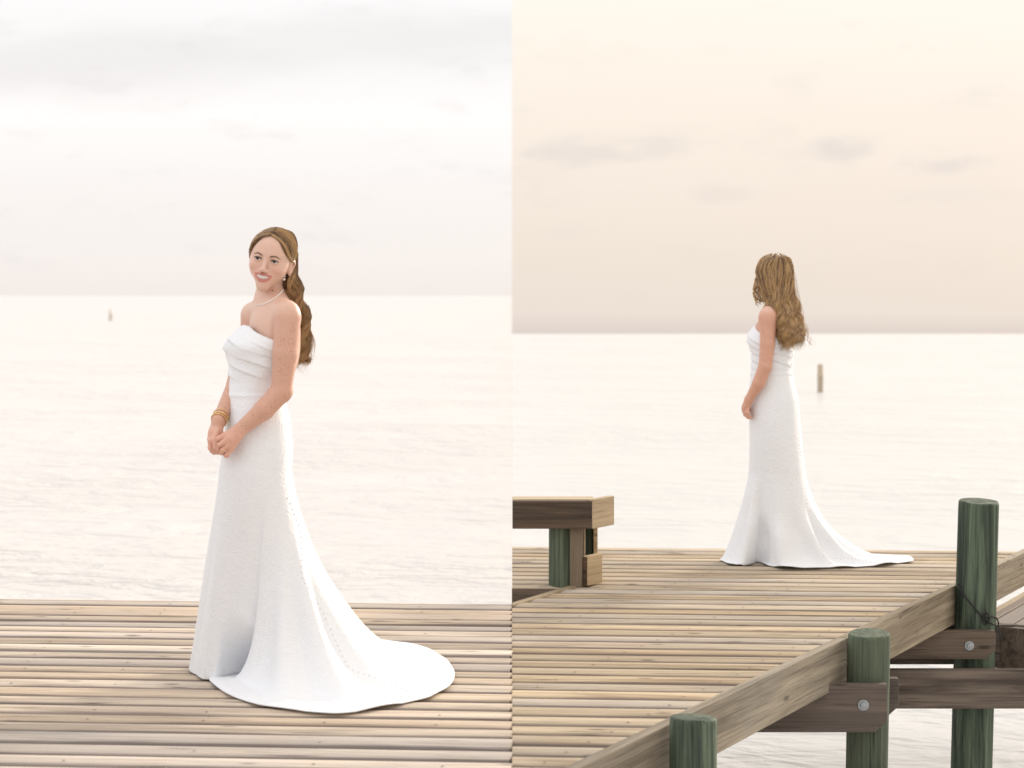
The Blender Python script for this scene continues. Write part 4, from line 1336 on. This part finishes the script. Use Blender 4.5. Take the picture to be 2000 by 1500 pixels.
# ------------------------------------------------------------------ bride on the right, seen from behind
def bride_right():
    y0 = 9.94
    D = lambda u, v, dy=0.0: W(u, v, y0 + dy)
    fwd = np.array([-.90, .436, 0]); s_ax = np.array([-.436, -.90, 0]); up = np.array([0, 0, 1.0])
    R = np.stack([fwd, s_ax, up])
    hc = D(1510, 540, .0)
    f_ = np.array([-.62, .78, 0.0])
    H = Head(hc + .074 * 1.04 * f_ / np.linalg.norm(f_), f_, (0, 0, 1), 1.04)
    F = Field(axis(1.18, 1.72, .007, [(1.24, 1.36, .0026)]), axis(9.62, 10.25, .007, [(9.72, 9.86, .003)]), axis(-.02, 1.78, .009, [(.74, .98, .0026), (1.05, 1.4, .005), (1.4, 1.72, .004)]))
    F.ell(D(1517, 655), (.095, .135, .17), R, .04)
    F.ell(D(1508, 740), (.068, .085, .14), R, .05)
    F.ell(D(1512, 800), (.085, .10, .12), R, .05)
    F.ell(D(1521, 622), (.072, .13, .075), R, .05)
    F.cone(D(1521, 606), D(1514, 566), .056, .050, .035)
    F.cone(D(1500, 611, -.11), D(1520, 598, -.01), .032, .046, .04)
    F.cone(D(1541, 611, .12), D(1521, 598, .02), .032, .046, .04)
    for dy in (-.045, .06): F.cone(D(1512, 810, dy), D(1490, 1072, .03 + dy * .7), .068, .040, .05)
    for dy in (-.05, .05): F.cone(D(1490, 1072, .03 + dy), D(1466, 1082, .03 + dy), .032, .022, .03)
    F.ell(D(1497, 652, .03), (.07, .12, .075), R, .04)
    # near arm
    F.ell(D(1500, 622, -.135), (.044, .046, .058), None, .04)
    F.cone(D(1500, 624, -.14), D(1499, 672, -.155), .044, .041, .03)
    F.cone(D(1499, 672, -.155), D(1494.5, 716, -.165), .0405, .036, .008)
    F.cone(D(1494.5, 716, -.165), D(1482, 748, -.15), .0375, .0345, .008)
    F.cone(D(1482, 748, -.15), D(1463, 780, -.115), .0335, .0235, .008)
    F.cone(D(1463, 780, -.115), D(1457, 795, -.105), .0235, .024, .012)
    for i, (u1, v1, u2, v2, dy) in enumerate(((1452.5, 800, 1456, 809, -.085), (1454.5, 803, 1458.5, 812.5, -.10), (1457, 805, 1461, 815, -.115), (1460.5, 806, 1463.5, 815.5, -.128))):
        add_hand_chain(F, [D(1459, 789, -.11), D(u1, v1, dy), D(u2, v2, dy + .006), D(u2 + 4, v2 + 1, dy + .025)], [.012, .0105, .0090, .0075])
    add_hand_chain(F, [D(1460, 785, -.09), D(1452, 797, -.07), D(1452, 805, -.06)], [.012, .0105, .008])
    # far arm, clasping in front
    F.ell(D(1543, 622, .12), (.042, .046, .056), None, .04)
    F.cone(D(1543, 624, .125), D(1520, 672, .19), .043, .041, .03); F.cone(D(1520, 672, .19), D(1502, 716, .19), .040, .035, .03)
    F.cone(D(1502, 716, .19), D(1464, 783, .0), .036, .0235, .02); F.cone(D(1464, 783, .0), D(1457, 799, -.05), .0235, .022, .012)
    for dv in (0, 4, 8, 12): add_hand_chain(F, [D(1457, 797, -.05), D(1455, 798 + dv, -.075), D(1458, 801 + dv, -.09)], [.0105, .0095, .008])
    add_head(F, H)
    V, Q = F.mesh()
    col, al = skin_colors(V, H)
    arm = np.clip((D(0, 600)[2] - V[:, 2]) / .04, 0, 1)
    al = np.maximum(al, .9 * arm); col = col * (1 - arm[:, None] * (1 - np.array([.88, .73, .66])))
    body = np_mesh('person', V, Q, None, M_SKIN, None, True, np.concatenate([col, al[:, None]], 1))
    tag(body, 'bride seen from behind, long wavy hair, looking out over the water', 'person', 'brides')
    eyes(body, H)
    PX = lambda u, v: G(u, v)
    floor = [(180, PX(1405, 1095), 1.45), (200, PX(1420, 1102), 1.45), (216, PX(1446, 1106), 1.45), (232, PX(1478, 1099), 1.6), (246, PX(1500, 1107), 2.0), (262, PX(1533, 1112), 2.2), (285, PX(1596, 1111), 2.5), (310, PX(1668, 1110), 3.0), (332, PX(1728, 1106), 3.3), (352, PX(1786, 1098), 3.5),
             (3, PX(1776, 1091), 3.3), (14, PX(1723, 1086), 3.0), (30, PX(1670, 1083), 2.4), (60, PX(1600, 1084), 1.8), (110, PX(1500, 1086), 1.4), (150, PX(1430, 1088), 1.4)]
    rings = [(632, 1476, 1548, .140), (645, 1468, 1550, .142), (657, 1465, 1550, .142), (672, 1467, 1549.5, .138), (687, 1470, 1548.5, .130), (705, 1470.5, 1545, .120), (729, 1468, 1545, .118), (755, 1466, 1551, .130),
             (780, 1464.5, 1557, .145), (820, 1465, 1561, .158), (860, 1466, 1564.5, .160), (890, 1466, 1567, .158), (920, 1465, 1570, .156)]
    def fwd_of(v): return (-.90, .436)
    def bfold(ang, v):
        w = np.clip((722 - v) / 8, 0, 1) * np.clip((v - 642) / 10, 0, 1)
        ph = (v - .2 * np.abs(ang)) / 17.0 + .15 * np.sin(ang / 31.0); saw = ph - np.floor(ph)
        return .008 * saw ** 1.6 * np.where(saw > .92, (1 - saw) / .08, 1.0) * w + .003 * np.exp(-((v - 729) / 2.5) ** 2)
    def topfn(ang): return np.interp(np.abs(ang), [0, 30, 80, 180], [0, 2, 20, 24])
    def fold(P, th, q):
        return P
    def ripple(th, q):
        a = np.zeros((len(q), len(th)))
        for (c, w_, h, q0, e) in ((205, 9, -.012, .15, .4), (222, 9, .016, .2, .6), (240, 9, -.022, .25, .8), (262, 9, .020, .2, .5), (285, 9, -.016, .1, .3), (303, 8, .020, .1, .3), (318, 7, -.018, .1, .3), (333, 7, .028, .1, .4), (346, 6, -.014, .2, .4), (0, 8, .016, .2, .5)):
            d = ((th - c + 180) % 360) - 180
            k = np.clip((q - q0) / .25, 0, 1); k = k * k * (3 - 2 * k) * (e + (1 - e) * np.clip((1 - q) / .45, 0, 1))
            a += h * k[:, None] * np.exp(-(d / w_) ** 2)[None]
        return a
    dress, DV, DQ = build_dress(body, y0, rings, fwd_of, floor, topfn, [(38, 660, 30, 20, .014), (-38, 660, 30, 20, .014)], fold=fold, ripple=ripple, bodice_fold=bfold,
                                label='white gown from behind with a row of small buttons down to the train')
    dbv = bvh_of(DV, DQ)
    buttons(dress, dbv, [(1547, 697), (1545, 715), (1545, 732), (1550, 752), (1554, 770), (1556.5, 790), (1558.5, 835), (1561, 870), (1565, 900), (1570, 925), (1575, 975), (1579, 1010), (1589, 1035), (1601, 1062), (1611, 1088), (1635, 1091), (1661, 1091), (1690, 1095), (1730, 1099), (1760, 1098)], 7.2, .0046)
    # hair falling down the back in waves
    S = 48; ctrl = []; meta = []
    cen = H.w((0, .030, -.012)); rad = np.array([.0885, .100, .092])
    back = -f_ / np.linalg.norm(f_); side = np.array([back[1] * -1, back[0], 0]); side = np.array([1.0, 0, 0]); bk = np.array([0, -1.0, 0])
    for i in range(150):
        phi = rng.uniform(-1, 1); a = phi * math.radians(140)
        if phi < -.8 and rng.uniform() < .5: continue
        dirh = side * math.sin(a) + bk * math.cos(a)
        g = rng.uniform(-.06, .05)
        thick = rng.uniform(0, 1)
        root = cen + np.array([0, 0, (rad[2] + .001) * math.sqrt(1 - ((g + .01) / .1) ** 2)]) + np.array([-.62, .78, 0]) * (g + .01)
        c1 = cen + dirh * rad[0] * .74 + np.array([0, 0, .068]) + np.array([-.62, .78, 0]) * g * .35
        c2 = cen + dirh * (rad[0] * (1.04 + .10 * thick)) + np.array([0, 0, -.005])
        dyb = -.165 * math.cos(a * .62) - .03 * thick
        s = phi
        zed = lambda v: EYE - (v - HOR) / FPX * y0
        c3 = D(1521 + 37 * s, 585, dyb * .62 - .02); c4 = D(1531 + 34 * s, 622, dyb * .95); c5 = D(1538 + 32 * s, 655, dyb * 1.0)
        c6 = D(1541 + 32 * s + rng.normal(0, 2), 694 - 12 * abs(s) - rng.uniform(0, 1) ** 1.2 * 62, dyb * .95)
        if phi < -.80:      # locks that fall in front of the near shoulder
            e_ = rng.uniform(-1, 1); c3 = D(1479 + 5 * e_, 552, -.05); c4 = D(1478 + 6 * e_, 572, -.05); c5 = D(1483 + 7 * e_, 588, -.05); c6 = D(1488 + 9 * e_, 597 + rng.uniform(-14, 6), -.06)
        base = np.array([root, c1, c2, c3, c4, c5, c6]); ph = rng.normal(3.0 * phi, .5); lr = rng.uniform(.08, .70); fq = rng.uniform(6.6, 7.4); am = rng.uniform(.010, .016) * (.45 if phi < -.8 else 1)
        for _ in range(12 if phi < -.80 else 28):
            o = rng.normal(0, 1, 3) * (.0018 if phi < -.80 else .0040); k = np.array([.9, .7, .6, .7, .8, .9, .8])[:, None]
            ctrl.append(base + o * k + rng.normal(0, .0012, base.shape)); meta.append((am * rng.uniform(.85, 1.15), fq * rng.uniform(.98, 1.02), ph + rng.normal(0, .2), lr, .00115 * rng.uniform(.7, 1.2)))
    for i in range(26):     # fly-away strands
        s = rng.choice([-1, 1]) * rng.uniform(.85, 1.1)
        base = np.array([cen + np.array([0, 0, .1]), cen + np.array([s * .08, -.03, .03]), D(1519 + 40 * s, 580, -.06), D(1530 + 38 * s, 622, -.1), D(1539 + 38 * s, 650, -.1), D(1543 + 42 * s, 672, -.1), D(1545 + 44 * s * rng.uniform(.7, 1.2), 676 + 14 * rng.uniform(-1, 1), -.1)])
        if s < 0: continue
        if s < 0: base[3:] = [D(1480, 600, -.1), D(1490, 612, -.12), D(1497, 625, -.15), D(1503, 640, -.18)]
        ctrl.append(base + rng.normal(0, .004, base.shape)); meta.append((.009, 4.0, rng.uniform(0, 6), .5, .0007))
    C = catmull(np.array(ctrl), S); amp, fq, ph, lr, rd = [np.array(q) for q in zip(*meta)]
    t = np.linspace(0, 1, S)[None]; ramp = np.clip((t - .28) / .35, 0, 1); a_ = amp[:, None] * ramp
    C[..., 0] += a_ * np.sin(ph[:, None] + 2 * PI * fq[:, None] * t); C[..., 1] += a_ * .8 * np.cos(ph[:, None] + 2 * PI * fq[:, None] * t)
    C = F.push(C, np.full(C.shape[:2], .004))
    strands_mesh('hair', C, rd, hair_color(len(ctrl), S, lr, .14, .45), body)
bride_right()
